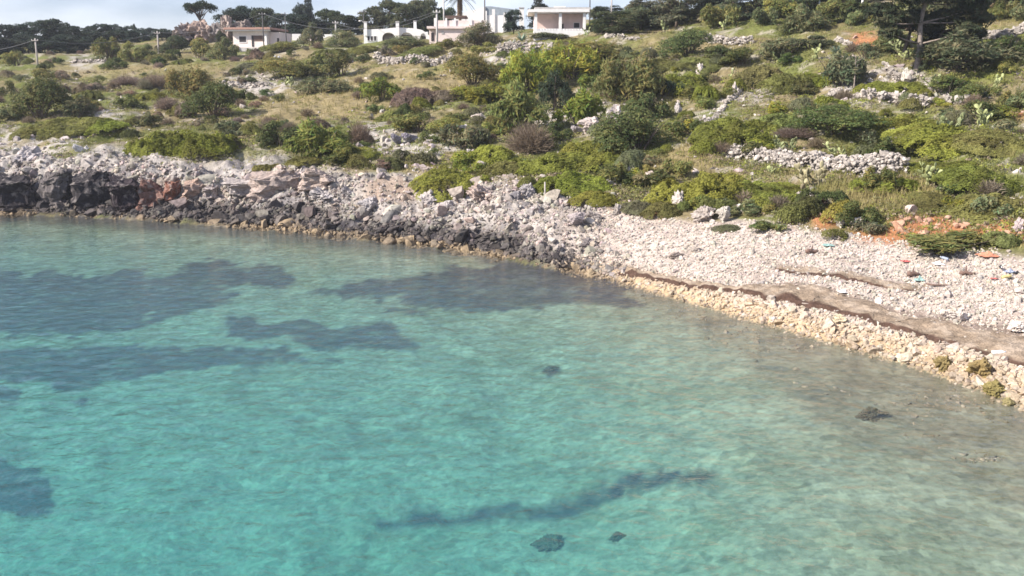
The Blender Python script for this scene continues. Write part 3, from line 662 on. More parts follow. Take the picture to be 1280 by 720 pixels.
def dry_wall(pts, h, w, n, label, cat="stone wall", name="dry_stone_wall", tone=1.0, size=.16):
    """a wall or heap of loose stones along ground points seen at pts"""
    r = np.random.default_rng(abs(hash(label)) % 1000 if False else len(label) * 7 + n); G = np.array([at(*p)[:] for p in pts])
    t = np.concatenate([[0], np.cumsum(np.linalg.norm(np.diff(G[:, :2], axis=0), axis=1))]); q = r.uniform(0, t[-1], n)
    x = np.interp(q, t, G[:, 0]); y = np.interp(q, t, G[:, 1]); hh = h * (.75 + .25 * noise(q * .8, 0 * q, s=n)); v = r.random(n)
    ww = w * (1 - .45 * v); y = y + r.uniform(-.5, .5, n) * ww; x = x + r.uniform(-.2, .2, n) * ww; z = ground_h(x, y) + v * hh
    s = np.clip(r.lognormal(math.log(size), .35, n), .06, .45); c = np.clip(np.array([.46, .41, .37]) * tone * r.uniform(.6, 1.15, n)[:, None], .03, .9)
    V, F, C = merged_stones(np.stack([x, y, z], -1), s, c, SMALL, seed=n, tilt=.25); b = G.mean(0); b[2] = float(ground_h(b[:1], b[1:2])[0])
    return tag(link(name, mesh_np(name, V - b, F, MAT_STONE, C), loc=b), label, cat)
dry_wall([(905, 190), (950, 196), (1000, 203), (1060, 207), (1128, 205)], .95, 2.3, 3000, "long pale dry stone wall holding the terrace above the beach", tone=1.02, size=.13)
dry_wall([(868, 178), (862, 186), (880, 180), (905, 188)], .35, .8, 260, "low end of the pale wall where the stepped footpath starts", tone=1.0)
dry_wall([(872, 182), (870, 172), (880, 160), (895, 148), (905, 135), (918, 122), (925, 108)], .22, .7, 360, "stone edging running up along the stepped footpath", tone=.95)
dry_wall([(470, 78), (500, 82), (540, 80), (566, 76)], .9, 1.4, 700, "grey dry stone wall across the slope downhill of the arched white house")
dry_wall([(622, 72), (640, 68), (665, 66), (690, 62)], 1.1, 2.2, 700, "heap of field stones downhill of the flat roofed house with the porch")
dry_wall([(870, 50), (890, 52), (915, 53), (940, 52)], .8, .9, 460, "dry stone wall below the eucalyptus trees")
dry_wall([(1034, 122), (1050, 116), (1075, 118), (1090, 122)], .8, 2.2, 260, "grey heap of stones around the small dead tree")
dry_wall([(1098, 128), (1115, 124), (1140, 128), (1160, 132)], .7, 1.8, 220, "grey heap of stones in front of the white upright stone")
dry_wall([(1178, 130), (1195, 130), (1210, 130)], .6, 1.0, 110, "short pale bit of stone wall downhill of the grey olive bush")
dry_wall([(1106, 90), (1120, 98), (1136, 104)], .7, 1.5, 140, "grey heap of stones under the tall pine")
dry_wall([(284, 108), (310, 110), (335, 108)], .6, 2.6, 260, "stony bank on the left slope below the cream cottage".replace("left ", ""))
dry_wall([(90, 78), (112, 80), (132, 82)], .5, 1.5, 120, "grey stone heap between the two wooden utility poles")
dry_wall([(1042, 54), (1052, 56), (1062, 58)], .5, .8, 60, "end of the stone wall beside the orange earth bank")
dry_wall([(1110, 168), (1130, 170), (1150, 168)], .35, 1.0, 70, "low scattered stone row uphill of the long pale wall")
dry_wall([(755, 50), (775, 50), (800, 50)], .5, .8, 90, "low stone row in front of the grey green trees beside the porch house")
dry_wall([(1205, 45), (1230, 44), (1260, 43), (1310, 42)], .95, .6, 900, "rough grey stone wall along the road above the tall pine slope", tone=.85, size=.15)
# bank of dried seaweed
def seaweed(ptsF, ptsB, h, label):
    A = np.array([at(*p)[:] for p in ptsF]); B = np.array([at(*p)[:] for p in ptsB]); n, k = 160, 26; t = np.linspace(0, 1, n)
    f = lambda G: np.stack([np.interp(t * (len(G) - 1), np.arange(len(G)), G[:, i]) for i in range(3)], -1)
    a, b = f(A), f(B); s = np.linspace(0, 1, k); P = a[:, None] * (1 - s)[None, :, None] + b[:, None] * s[None, :, None]
    x = P[..., 0] + .18 * fbm(P[..., 0] * 1.2, P[..., 1] * 1.2, s=80); y = P[..., 1] + .30 * fbm(P[..., 0] * 1.6 + 5, P[..., 1] * 1.2, o=5, s=81); g = ground_h(x, y)
    e = np.minimum(t, 1 - t)[:, None]; prof = np.clip(s / .05, 0, 1) * np.clip((1 - s) / .35, 0, 1) ** .6
    z = g + h * prof[None] * np.clip(e / .06, 0, 1) * (.8 + .3 * fbm(x * 1.4, y * 1.4, s=82)) + .03 * fbm(x * 5, y * 5, s=83) - .05 * (prof[None] < .02)
    idx = np.arange(n * k).reshape(n, k); Q = np.stack([idx[:-1, :-1], idx[1:, :-1], idx[1:, 1:], idx[:-1, 1:]], -1).reshape(-1, 4)
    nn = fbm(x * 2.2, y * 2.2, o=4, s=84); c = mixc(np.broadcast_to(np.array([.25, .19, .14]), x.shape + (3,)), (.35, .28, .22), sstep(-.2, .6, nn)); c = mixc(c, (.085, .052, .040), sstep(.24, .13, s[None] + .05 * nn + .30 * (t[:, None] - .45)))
    o = link("seaweed_bank", mesh_np("seaweed_bank", np.stack([x, y, z], -1).reshape(-1, 3), Q, MAT_GROUND, c.reshape(-1, 3), smooth=True)); tag(o, label, "seaweed", kind='stuff')
seaweed([(762, 341), (800, 347), (850, 357), (900, 366), (960, 374), (1020, 387), (1080, 402), (1140, 420), (1200, 437), (1300, 464), (1450, 520)],
        [(768, 334), (810, 338), (860, 350), (910, 360), (965, 356), (1030, 362), (1090, 380), (1150, 396), (1210, 410), (1320, 428), (1500, 480)], .15, "brown bank of dried seaweed along the beach with a dark cut edge")
seaweed([(962, 338), (1020, 346), (1080, 355), (1150, 366)], [(970, 330), (1030, 338), (1090, 348), (1160, 358)], .07, "thin older strip of seaweed higher on the pebbles")
# ------------------------------------------------------------------ foliage
def leaf_quads(P, Nrm, size, asp, r, jit=.7, up=0.0):
    n = len(P); N = Nrm + r.normal(0, jit, (n, 3)); N /= np.linalg.norm(N, axis=1)[:, None] + 1e-9
    T = np.cross(N, r.normal(size=(n, 3))); 
    if up: T = T * (1 - up) + up * (np.array([0, 0, 1.]) + r.normal(0, .25, (n, 3)))
    T = T - (T * N).sum(1)[:, None] * N; T /= np.linalg.norm(T, axis=1)[:, None] + 1e-9
    B = np.cross(N, T); s = (size * r.uniform(.6, 1.4, n))[:, None]
    V = np.stack([P - T * s * asp, P + B * s * .55 - T * s * asp * .1, P + T * s * asp, P - B * s * .55 - T * s * asp * .1], 1)
    return V.reshape(-1, 3), np.arange(n * 4).reshape(-1, 4)
def foliage(seed, lobes, n, leaf, asp=1.2, jit=.7, up=0, rough=.22, fill=.35, tints=None, zmin=-.05, tint_scale=1.2, fr=2.0):
    """lobes: (n,6) centre and radii in metres"""
    r = np.random.default_rng(seed); lobes = np.asarray(lobes, float); area = (lobes[:, 3] * lobes[:, 4] + lobes[:, 4] * lobes[:, 5] + lobes[:, 3] * lobes[:, 5])
    k = r.choice(len(lobes), n, p=area / area.sum()); d = r.normal(size=(n, 3)); d /= np.linalg.norm(d, axis=1)[:, None]
    d[:, 2] = np.where(r.random(n) < .75, np.abs(d[:, 2]), d[:, 2]); rad = lobes[k, 3:]
    rr = 1 - fill * r.random(n) ** 2 + rough * fbm(d[:, 0] * fr + k * 3.1 + seed, d[:, 1] * fr, d[:, 2] * fr, o=3, s=seed)
    gap = fbm(d[:, 0] * 3.2 + k * 7.7, d[:, 1] * 3.2, d[:, 2] * 3.2, o=2, s=seed + 9); keep = gap > -.62 + .25 * r.random(n)
    P = lobes[k, :3] + d * rad * rr[:, None]; keep &= P[:, 2] > zmin; P, d, rad, k = P[keep], d[keep], rad[keep], k[keep]
    Nn = d / rad; Nn /= np.linalg.norm(Nn, axis=1)[:, None]; Nn[:, 2] += .25
    V, F = leaf_quads(P, Nn, leaf, asp, r, jit, up)
    cl = fbm(P[:, 0] * tint_scale + seed, P[:, 1] * tint_scale, P[:, 2] * tint_scale, o=3, s=seed + 3)
    c = np.ones((len(P), 3)) * (1 + .38 * cl + r.normal(0, .14, len(P)))[:, None]; c[:, 0] *= 1 + .22 * r.normal(0, 1, len(P)) * .6 + .12 * cl
    if tints is not None: c = mixc(c, np.array(tints) * np.ones_like(c), (fbm(P[:, 0] * tint_scale * .8 + 31, P[:, 1] * tint_scale, P[:, 2] * tint_scale, o=2, s=seed + 4) > .25) * .75)
    return V, F, np.repeat(np.clip(c, .15, 2.2), 4, 0)
def lobes_for(kind, w, h, r):
    L = []
    if kind == 'mound':
        n = max(9, int(w * 4))
        for i in range(n):
            a = r.uniform(0, 6.28); q = math.sqrt(r.random()); x, y = q * math.cos(a) * w * .40, q * math.sin(a) * w * .30; f = 1 - .55 * q * q; s = r.uniform(.13, .24) * w
            L.append((x, y, h * f * .25, s, s * .85, h * f * .74 * r.uniform(.82, 1.08)))
    elif kind == 'dome':
        n = max(7, int(w * 2.6))
        for i in range(n):
            a = r.uniform(0, 6.28); q = math.sqrt(r.random()); x, y = q * math.cos(a) * w * .34, q * math.sin(a) * w * .30; s = r.uniform(.14, .22) * w; zt = h * (1 - .5 * q * q) * r.uniform(.55, 1.0)
            L.append((x, y, max(zt - s * .8, .1 * h), s, s, s * .85))
    elif kind == 'feather':
        n = max(8, int(w * 3))
        for i in range(n):
            a = r.uniform(0, 6.28); q = math.sqrt(r.random()); x, y = q * math.cos(a) * w * .36, q * math.sin(a) * w * .30; s = r.uniform(.09, .16) * w; hh = h * r.uniform(.55, 1.0) * (1 - .35 * q)
            L.append((x, y, hh * .5, s, s, hh * .55))
    return np.array(L)
def mat_foliage(seed, w, h, n, leaf):
    """one low wind-pressed cushion: leaves over a bumpy continuous top"""
    r = np.random.default_rng(seed); a = r.uniform(0, 6.28, n); q = np.sqrt(r.random(n)); edge = 1 + .22 * fbm(np.cos(a) * 1.5 + seed, np.sin(a) * 1.5, o=3, s=seed)
    x, y = q * np.cos(a) * w * .5 * edge, q * np.sin(a) * w * .40 * edge
    def top(x, y, q): return h * np.clip(1 - q ** 2.6, 0, 1) ** .6 * (.78 + .30 * fbm(x * .75 + seed, y * .75, o=2, s=seed + 1) + .16 * fbm(x * 2.6, y * 2.6 + seed, o=2, s=seed + 2))
    e = .05; z = top(x, y, q); gx = (top(x + e, y, q) - z) / e; gy = (top(x, y + e, q) - z) / e; N = np.stack([-gx + x / w * 1.6 * q, -gy + y / w * 1.6 * q, np.ones(n) * .9], -1); N /= np.linalg.norm(N, axis=1)[:, None]
    z = z - (r.random(n) ** 2.2) * .35 * z + r.exponential(.02, n); P = np.stack([x, y, z], -1); keep = fbm(x * 1.9 + seed, y * 1.9, o=2, s=seed + 6) > -.75 + .2 * r.random(n); P, N = P[keep], N[keep]
    V, F = leaf_quads(P, N, leaf, 1.3, r, .38, .12); cl = fbm(P[:, 0] * .9 + seed, P[:, 1] * .9, P[:, 2], o=3, s=seed + 3); c = np.ones((len(P), 3)) * (1 + .34 * cl + r.normal(0, .13, len(P)))[:, None]
    c = mixc(c, c * np.array([.92, .84, .9]) * .75, sstep(.15, .6, fbm(P[:, 0] * .6 + 9, P[:, 1] * 1.3 + seed, o=3, s=seed + 4)) * .8); return V, F, np.repeat(np.clip(c, .15, 2.2), 4, 0)
SIZES = {'s': 1.4, 'm': 3.2, 'l': 6.0}; HR = {'mound': .34, 'dome': .62, 'feather': .75, 'twig': .6}
VEG = {}
def stems(seed, w, h, n=9, rad=.03):
    r = np.random.default_rng(seed); m = MB()
    for i in range(n):
        a = r.uniform(0, 6.28); q = r.uniform(.1, .42) * w; b = r.uniform(0, .06) * w
        m.tube([(b * math.cos(a), b * math.sin(a), -.35), (q * .5 * math.cos(a), q * .5 * math.sin(a), h * .4), (q * math.cos(a + .3), q * math.sin(a + .3), h * .8)], [rad * 1.6, rad, rad * .4], 5)
    return m
for kind in ('mound', 'dome', 'feather'):
    for sz, w in SIZES.items():
        for k in range(4 if sz != 's' else 5):
            sd = len(VEG) * 13 + 5; r = np.random.default_rng(sd); h = w * HR[kind]; lb = lobes_for(kind, w, h, r)
            leaf = {'s': .055, 'm': .085, 'l': .105}[sz]; n = {'s': 900, 'm': 3200, 'l': 7500}[sz]
            if kind == 'mound': a = dict(asp=1.0, jit=.42, rough=.16, fill=.22); n = int(n * 2.4); leaf *= .64
            elif kind == 'dome': a = dict(asp=1.1, jit=.5, rough=.26, fill=.32); n = int(n * 1.7); leaf *= .75
            else: a = dict(asp=2.4, jit=.8, up=.55, rough=.35, fill=.6)
            if kind == 'feather': n = int(n * 1.1); leaf *= .8
            V, F, c = foliage(sd, lb, n, leaf, **a) if kind != 'mound' else mat_foliage(sd, w, h, n, leaf)
            wx = np.percentile(np.abs(V[:, 0]), 98); hz = np.percentile(V[:, 2], 99)
            VEG[(kind, sz, k)] = (mesh_np("foliage", V, F, MAT_LEAF, c), stems(sd, w, h, {'s': 5, 'm': 9, 'l': 14}[sz], {'s': .012, 'm': .03, 'l': .05}[sz]).mesh("stem", MAT_BARK), 2 * wx, hz)
def twig_mesh(seed, w, h, n):
    """a leafless, much branched bush: thin straight twig slivers radiating from forks"""
    r = np.random.default_rng(seed); Vs, Fs, o = [], [], 0
    d = r.normal(size=(n, 3)); d[:, 2] = np.abs(d[:, 2]) + .25; d /= np.linalg.norm(d, axis=1)[:, None]
    st = d * r.uniform(.15, .75, n)[:, None] * np.array([w * .5, w * .42, h]); dir_ = d + r.normal(0, .4, (n, 3)); dir_ /= np.linalg.norm(dir_, axis=1)[:, None]
    ln = r.uniform(.12, .32, n) * h; e = st + dir_ * ln[:, None]; sd = np.cross(dir_, r.normal(size=(n, 3))); sd /= np.linalg.norm(sd, axis=1)[:, None]; t = r.uniform(.008, .022, n)[:, None]
    V = np.stack([st - sd * t, st + sd * t, e + sd * t * .3, e - sd * t * .3], 1).reshape(-1, 3); c = np.repeat(np.ones((n, 3)) * r.uniform(.6, 1.4, n)[:, None], 4, 0)
    return mesh_np("foliage", V, np.arange(n * 4).reshape(-1, 4), MAT_LEAF, c)
for sz, w in SIZES.items():
    for k in range(3):
        h = w * .6; VEG[('twig', sz, k)] = (twig_mesh(900 + k + int(w * 10), w, h, {'s': 900, 'm': 2600, 'l': 5200}[sz]), stems(950 + k, w, h, 10, .03 * w / 3).mesh("stem", MAT_BARK), w * 1.0, h * 1.05)
BRIGHT, OLIVE, DGREEN, GREY, BROWN, BLUE = (.240, .258, .050), (.205, .208, .068), (.118, .138, .048), (.185, .188, .098), (.235, .185, .138), (.066, .084, .044)
CN = {BRIGHT: "yellow green", OLIVE: "olive green", DGREEN: "dark green", GREY: "grey green", BROWN: "brown grey", BLUE: "blackish green"}
KN = {'mound': ("low cushion shaped", "mastic_shrub"), 'dome': ("rounded dense", "round_bush"), 'feather': ("tall feathery", "feathery_bush"), 'twig': ("bare twiggy", "leafless_bush")}
def plant(p, w, h, kind, colr, label, group=None, parts=True, lean=0, sl=.0):
    sz = 's' if w < 2.1 else 'm' if w < 4.6 else 'l'; nv = 3 if kind == 'twig' else 5 if sz == 's' else 4
    me, sm, w0, h0 = VEG[(kind, sz, int(rng.integers(0, nv)))]; c = np.array(colr) * rng.uniform(.88, 1.14) * (1 + rng.normal(0, .05, 3))
    name = KN[kind][1]; yaw = rng.uniform(-.5, .5) + (math.pi if rng.random() < .5 else 0)
    if parts:
        root = empty(name, p, label, "shrub", group); f = link("foliage", me, root); s = link("stem", sm, root); f.scale = s.scale = (w / w0, w / w0, h / h0); s.scale = (w / w0 * .8, w / w0 * .8, h / h0 * .8)
        root.rotation_euler = (sl, -R(lean), yaw)
    else:
        root = f = link(name, me, loc=p); root.scale = (w / w0, w / w0, h / h0); root.rotation_euler = (sl, -R(lean), yaw); tag(root, label, "shrub", group)
    if math.cos(yaw) < 0: root.rotation_euler = (-sl, R(lean), yaw)
    f.color = (*np.clip(c, .004, 1), 1); return root
# the shrubs one can point at: picture foot, size in reference pixels, habit, colour; some blackish domes stand in for shade
M, Dm, Fe, Tw = 'mound', 'dome', 'feather', 'twig'
SHR = [
 (17, 82, 32, 18, Dm, OLIVE), (6, 122, 22, 18, Dm, DGREEN), (40, 152, 82, 48, Dm, DGREEN), (48, 104, 30, 15, Dm, OLIVE), (100, 128, 38, 17, M, OLIVE), (152, 106, 50, 14, Tw, BROWN),
 (140, 88, 30, 14, Dm, DGREEN), (134, 74, 34, 26, Fe, OLIVE), (165, 78, 34, 24, Dm, OLIVE), (178, 76, 26, 20, Dm, DGREEN), (216, 70, 38, 22, Dm, BLUE), (200, 80, 28, 13, M, OLIVE), (248, 76, 34, 24, Dm, OLIVE), (276, 76, 34, 26, Dm, GREY),
 (308, 88, 40, 14, M, GREY), (225, 83, 24, 10, M, OLIVE), (190, 112, 52, 20, Tw, BROWN), (235, 122, 54, 36, Fe, OLIVE), (262, 148, 62, 42, Dm, DGREEN), (182, 126, 36, 12, M, BRIGHT), (195, 190, 92, 38, M, BRIGHT), (112, 166, 74, 20, M, BRIGHT),
 (58, 172, 96, 22, M, OLIVE), (250, 195, 74, 36, M, BRIGHT), (105, 140, 30, 14, Dm, OLIVE), (306, 124, 28, 14, Dm, DGREEN), (95, 150, 34, 26, Fe, GREY), (160, 135, 34, 16, Fe, OLIVE), (205, 140, 40, 20, Tw, BROWN),
 (350, 66, 44, 14, Dm, OLIVE), (388, 60, 30, 28, Dm, GREY), (428, 58, 42, 20, Dm, GREY), (408, 74, 36, 12, M, OLIVE), (446, 68, 44, 12, M, OLIVE), (502, 62, 54, 14, Dm, GREY), (525, 74, 46, 12, M, OLIVE), (562, 62, 34, 12, Dm, OLIVE), (598, 62, 54, 30, Dm, GREY), (604, 68, 34, 14, Dm, OLIVE),
 (425, 96, 42, 28, Dm, DGREEN), (382, 94, 44, 20, Dm, OLIVE), (352, 102, 64, 22, Dm, OLIVE), (338, 90, 36, 16, Dm, OLIVE), (400, 120, 64, 18, Fe, GREY), (477, 134, 54, 28, Dm, BRIGHT), (520, 134, 54, 26, M, BROWN), (552, 132, 46, 17, M, BROWN), (462, 122, 36, 16, Dm, DGREEN),
 (590, 110, 72, 38, Dm, OLIVE), (628, 94, 34, 16, Dm, DGREEN), (604, 130, 62, 22, Fe, BRIGHT), (350, 188, 54, 30, Dm, DGREEN), (398, 200, 68, 44, Fe, OLIVE), (448, 178, 38, 36, Tw, BROWN), (520, 166, 62, 24, Dm, OLIVE), (556, 168, 42, 20, Dm, OLIVE), (430, 206, 24, 12, Dm, DGREEN),
 (442, 204, 42, 18, M, BRIGHT), (486, 212, 38, 19, M, DGREEN), (537, 182, 28, 13, Dm, DGREEN), (577, 190, 58, 27, Fe, GREY), (556, 240, 76, 34, M, BRIGHT), (612, 206, 58, 26, M, BRIGHT), (332, 212, 34, 14, M, OLIVE), (380, 208, 40, 16, M, OLIVE), (490, 150, 40, 16, M, OLIVE),
 (662, 118, 62, 50, Fe, BRIGHT), (650, 165, 60, 56, Fe, OLIVE), (696, 140, 46, 46, Dm, BLUE), (716, 106, 72, 42, Fe, BRIGHT), (738, 80, 76, 24, Dm, OLIVE), (725, 158, 58, 46, Fe, BRIGHT), (790, 134, 72, 52, Fe, OLIVE), (672, 90, 50, 26, Fe, OLIVE), (768, 122, 54, 34, Dm, DGREEN),  # blackish dome here stands in for the shaded gap between feathery bushes
 (862, 78, 62, 32, Dm, DGREEN), (878, 88, 52, 18, M, OLIVE), (852, 112, 62, 26, M, BRIGHT), (830, 128, 54, 22, Dm, BLUE), (905, 78, 40, 20, Dm, DGREEN), (812, 150, 54, 30, Dm, DGREEN), (884, 128, 46, 18, Fe, OLIVE), (930, 80, 46, 22, Dm, DGREEN), (958, 100, 54, 30, M, OLIVE), (820, 90, 50, 18, M, OLIVE),
 (662, 196, 74, 46, Tw, BROWN), (690, 178, 50, 24, Dm, DGREEN), (672, 184, 34, 18, Fe, OLIVE), (800, 198, 96, 50, Dm, DGREEN), (790, 178, 46, 26, Tw, BROWN), (930, 184, 118, 42, M, BRIGHT), (960, 172, 60, 24, M, BRIGHT), (690, 220, 104, 28, M, BRIGHT), (715, 244, 92, 32, M, BRIGHT), (758, 218, 66, 28, M, BRIGHT), (745, 257, 52, 18, M, BRIGHT),
 (800, 268, 42, 18, M, GREY), (832, 272, 46, 22, M, OLIVE), (890, 252, 110, 46, M, BRIGHT), (945, 246, 70, 30, M, BRIGHT), (902, 196, 44, 20, Tw, BROWN), (740, 196, 60, 24, M, BRIGHT), (630, 222, 50, 18, M, OLIVE),
 (985, 76, 56, 26, Dm, GREY), (1015, 68, 52, 16, Dm, BLUE), (995, 114, 62, 30, M, OLIVE), (1030, 104, 44, 20, M, BRIGHT), (1054, 110, 58, 40, Fe, GREY), (1006, 118, 34, 16, Dm, DGREEN), (1104, 116, 50, 18, M, BRIGHT), (1150, 114, 44, 14, M, BRIGHT), (1195, 120, 46, 22, Dm, DGREEN), (1210, 94, 104, 42, Fe, GREY), (1264, 80, 52, 30, Dm, DGREEN),  # blackish dome here stands in for a dark shadow on the upper slope
 (1048, 138, 36, 18, M, BRIGHT), (1050, 176, 92, 38, Dm, DGREEN), (1030, 156, 50, 22, Fe, GREY), (984, 168, 64, 28, M, OLIVE), (1150, 162, 96, 30, M, BRIGHT), (1232, 156, 66, 26, Dm, DGREEN), (1268, 136, 40, 20, Fe, OLIVE), (1000, 178, 70, 18, Tw, BROWN), (1200, 190, 130, 34, M, BRIGHT), (1255, 195, 90, 24, M, OLIVE), (1245, 232, 120, 36, M, BRIGHT),
 (1205, 212, 60, 16, M, BRIGHT), (1120, 236, 84, 26, M, BRIGHT), (985, 236, 54, 16, M, BRIGHT), (975, 258, 62, 22, M, BRIGHT), (1256, 268, 92, 32, M, OLIVE), (1047, 300, 32, 16, M, OLIVE), (1088, 294, 38, 15, Fe, GREY), (1202, 318, 100, 20, Fe, OLIVE), (1180, 258, 64, 20, M, OLIVE), (1262, 308, 50, 18, M, OLIVE), (910, 290, 30, 9, M, GREY), (960, 292, 40, 12, Fe, OLIVE), (1150, 206, 36, 12, M, BRIGHT), (1222, 128, 40, 18, Fe, GREY), (1090, 160, 36, 16, M, OLIVE), (1085, 82, 40, 22, Dm, GREY), (1120, 66, 40, 24, Dm, DGREEN), (684, 52, 44, 10, Dm, GREY), (716, 52, 30, 8, M, OLIVE)]
LANDM = [("the dark wooden utility pole at the slope edge", 47, 84), ("the pale utility pole below the far treeline", 198, 66), ("the rock bluff with the umbrella pine", 255, 50), ("the cream cottage", 318, 58), ("the long garden wall", 400, 48), ("the arched white house", 495, 50),
 ("the pink terrace house", 565, 50), ("the heap of field stones", 650, 68), ("the porch house", 700, 48), ("the eucalyptus trees", 850, 45), ("the tall pine", 1145, 85), ("the orange earth bank", 1084, 52), ("the roadside wall", 1250, 44), ("the long pale wall", 1010, 200), ("the stepped footpath", 880, 158),
 ("the mid slope outcrop", 765, 155), ("the black sea cliff", 70, 250), ("the red cliff blocks", 215, 245), ("the hollow ledge", 350, 240), ("the wooden post", 681, 248), ("the small dead tree", 1067, 110), ("the grey dry stone wall", 520, 78), ("the white flat boulder", 1072, 282), ("the largest prickly pear", 1174, 222),
 ("the large cracked seaside bank", 605, 245), ("the pebble beach", 1000, 300), ("the row of bluish boulders", 505, 176), ("the leafless pink bush", 448, 160), ("the masonry road corner", 1270, 100)]
USED = {}
def shrub_label(px, py, w, h, kind, colr):
    q = sorted(LANDM, key=lambda l: math.hypot((l[1] - px), 2.0 * (l[2] - py)))
    sz = "small" if w < 36 else "mid sized" if w < 60 else "large"
    def rel(l):
        dy, dx = py - l[2], abs(px - l[1])
        if dy > max(10, .45 * dx): return "downhill of " + l[0]
        if dy < -max(10, .45 * dx): return "uphill of " + l[0]
        return "beside " + l[0]
    def toward(a):
        s = np.sign(px - a[1]) or 1; b = [l for l in LANDM if (l[1] - px) * s > 0 and l is not a]; b = sorted(b, key=lambda l: math.hypot(l[1] - px, 2 * (l[2] - py))); return b[0][0] if b else None
    hab, nm = KN[kind]; head = f"{sz} {hab} {CN[colr]} shrub "
    for a in q[:4]:
        L1 = head + rel(a)
        t = toward(a); L2 = L1 + (", towards " + t.replace("the ", "", 1) if t else "")
        for L in (L2,):
            if L not in USED and 4 <= len(L.split()) <= 16: USED[L] = 1; return L
    for a in q[:8]:
        L = head.replace(hab + " ", "") + "standing " + rel(a)
        if L not in USED and len(L.split()) <= 16: USED[L] = 1; return L
    return head + rel(q[0])
taken = []
for (px, py, w, h, kind, colr) in SHR:
    p = at(px, py); m = mpp(p); g = at(px, py - 6); sl = math.atan2(g.z - p.z, max(g.y - p.y, .5)) if kind == 'mound' else 0
    sl = min(max(sl, 0), R(18)); W_, H_ = w * m, h * m * (1.0 if kind != 'mound' else .68)
    p2 = Vector((p.x, p.y + W_ * .28, 0)); p2.z = float(ground_h(np.array([p2.x]), np.array([p2.y]))[0]) - .05
    hh = max(H_ - max(p2.z - p.z, 0) * .7, H_ * .45)
    lean = rng.uniform(-3, 3) + (6 if kind == 'mound' and px < 700 else -4 if kind == 'mound' and px > 1000 else 0)
    plant(p2, W_ * (1.22 if kind == 'mound' else 1.08), hh * 1.06, kind, colr, shrub_label(px, py, w, h, kind, colr), "shrubs of the hillside", parts=w * h > 500, lean=lean, sl=sl)
    taken.append((px, py - h * .4, w * .45, h * .5))
# smaller scrub between them, one by one
taken += [(x_, 286, 26, 15) for x_ in range(1110, 1285, 20)] + [(x_, 212, 34, 20) for x_ in range(900, 1140, 25)] + [(x_, y_ - 8, 26, 14) for x_, y_ in ((1172, 224), (1017, 228), (1048, 188), (982, 186), (1228, 164), (1180, 178), (1110, 238), (1166, 112), (1150, 90), (1130, 82), (972, 74), (1020, 80), (1240, 112), (360, 110), (905, 40), (1067, 110), (1146, 86), (1172, 236), (1017, 240))]
TK = np.array(taken); n_s = 0
r3 = np.random.default_rng(91)
for t in range(20000):
    if n_s >= 350: break
    px = r3.uniform(-10, 1290) if t % 3 else r3.uniform(-10, 620); py = 62 + (300 - 62) * r3.random() ** 1.1
    lim = np.interp(px, [0, 200, 400, 640, 780, 900, 1020, 1150, 1290], [165, 180, 205, 235, 262, 270, 282, 300, 310])
    if py > lim: continue
    dmin = (((TK[:, 0] - px) / TK[:, 2]) ** 2 + ((TK[:, 1] - py) / TK[:, 3]) ** 2).min()
    if dmin < .7: continue
    if sample(M_DRY, np.array([px]), np.array([py]))[0] > .4 and r3.random() < .75: continue
    if (sample(M_STONY, np.array([px]), np.array([py])) + sample(M_EARTH, np.array([px]), np.array([py])))[0] > .4 and r3.random() < .7: continue
    p = at(px, py); w = r3.uniform(.8, 2.3); k = [M, M, Dm, Fe, Tw][r3.integers(0, 5)]; c = ([BRIGHT, OLIVE, OLIVE, GREY, DGREEN] if px > 520 else [OLIVE, BROWN, BROWN, GREY, DGREEN])[r3.integers(0, 5)] if k != Tw else BROWN
    plant(p, w, w * r3.uniform(.4, .6), k, c, f"small {CN[c]} scrub bush among the grass of the hillside", f"small {CN[c]} scrub bushes", parts=False)
    TK = np.vstack([TK, [px, py - 4, 9, 6]]); n_s += 1
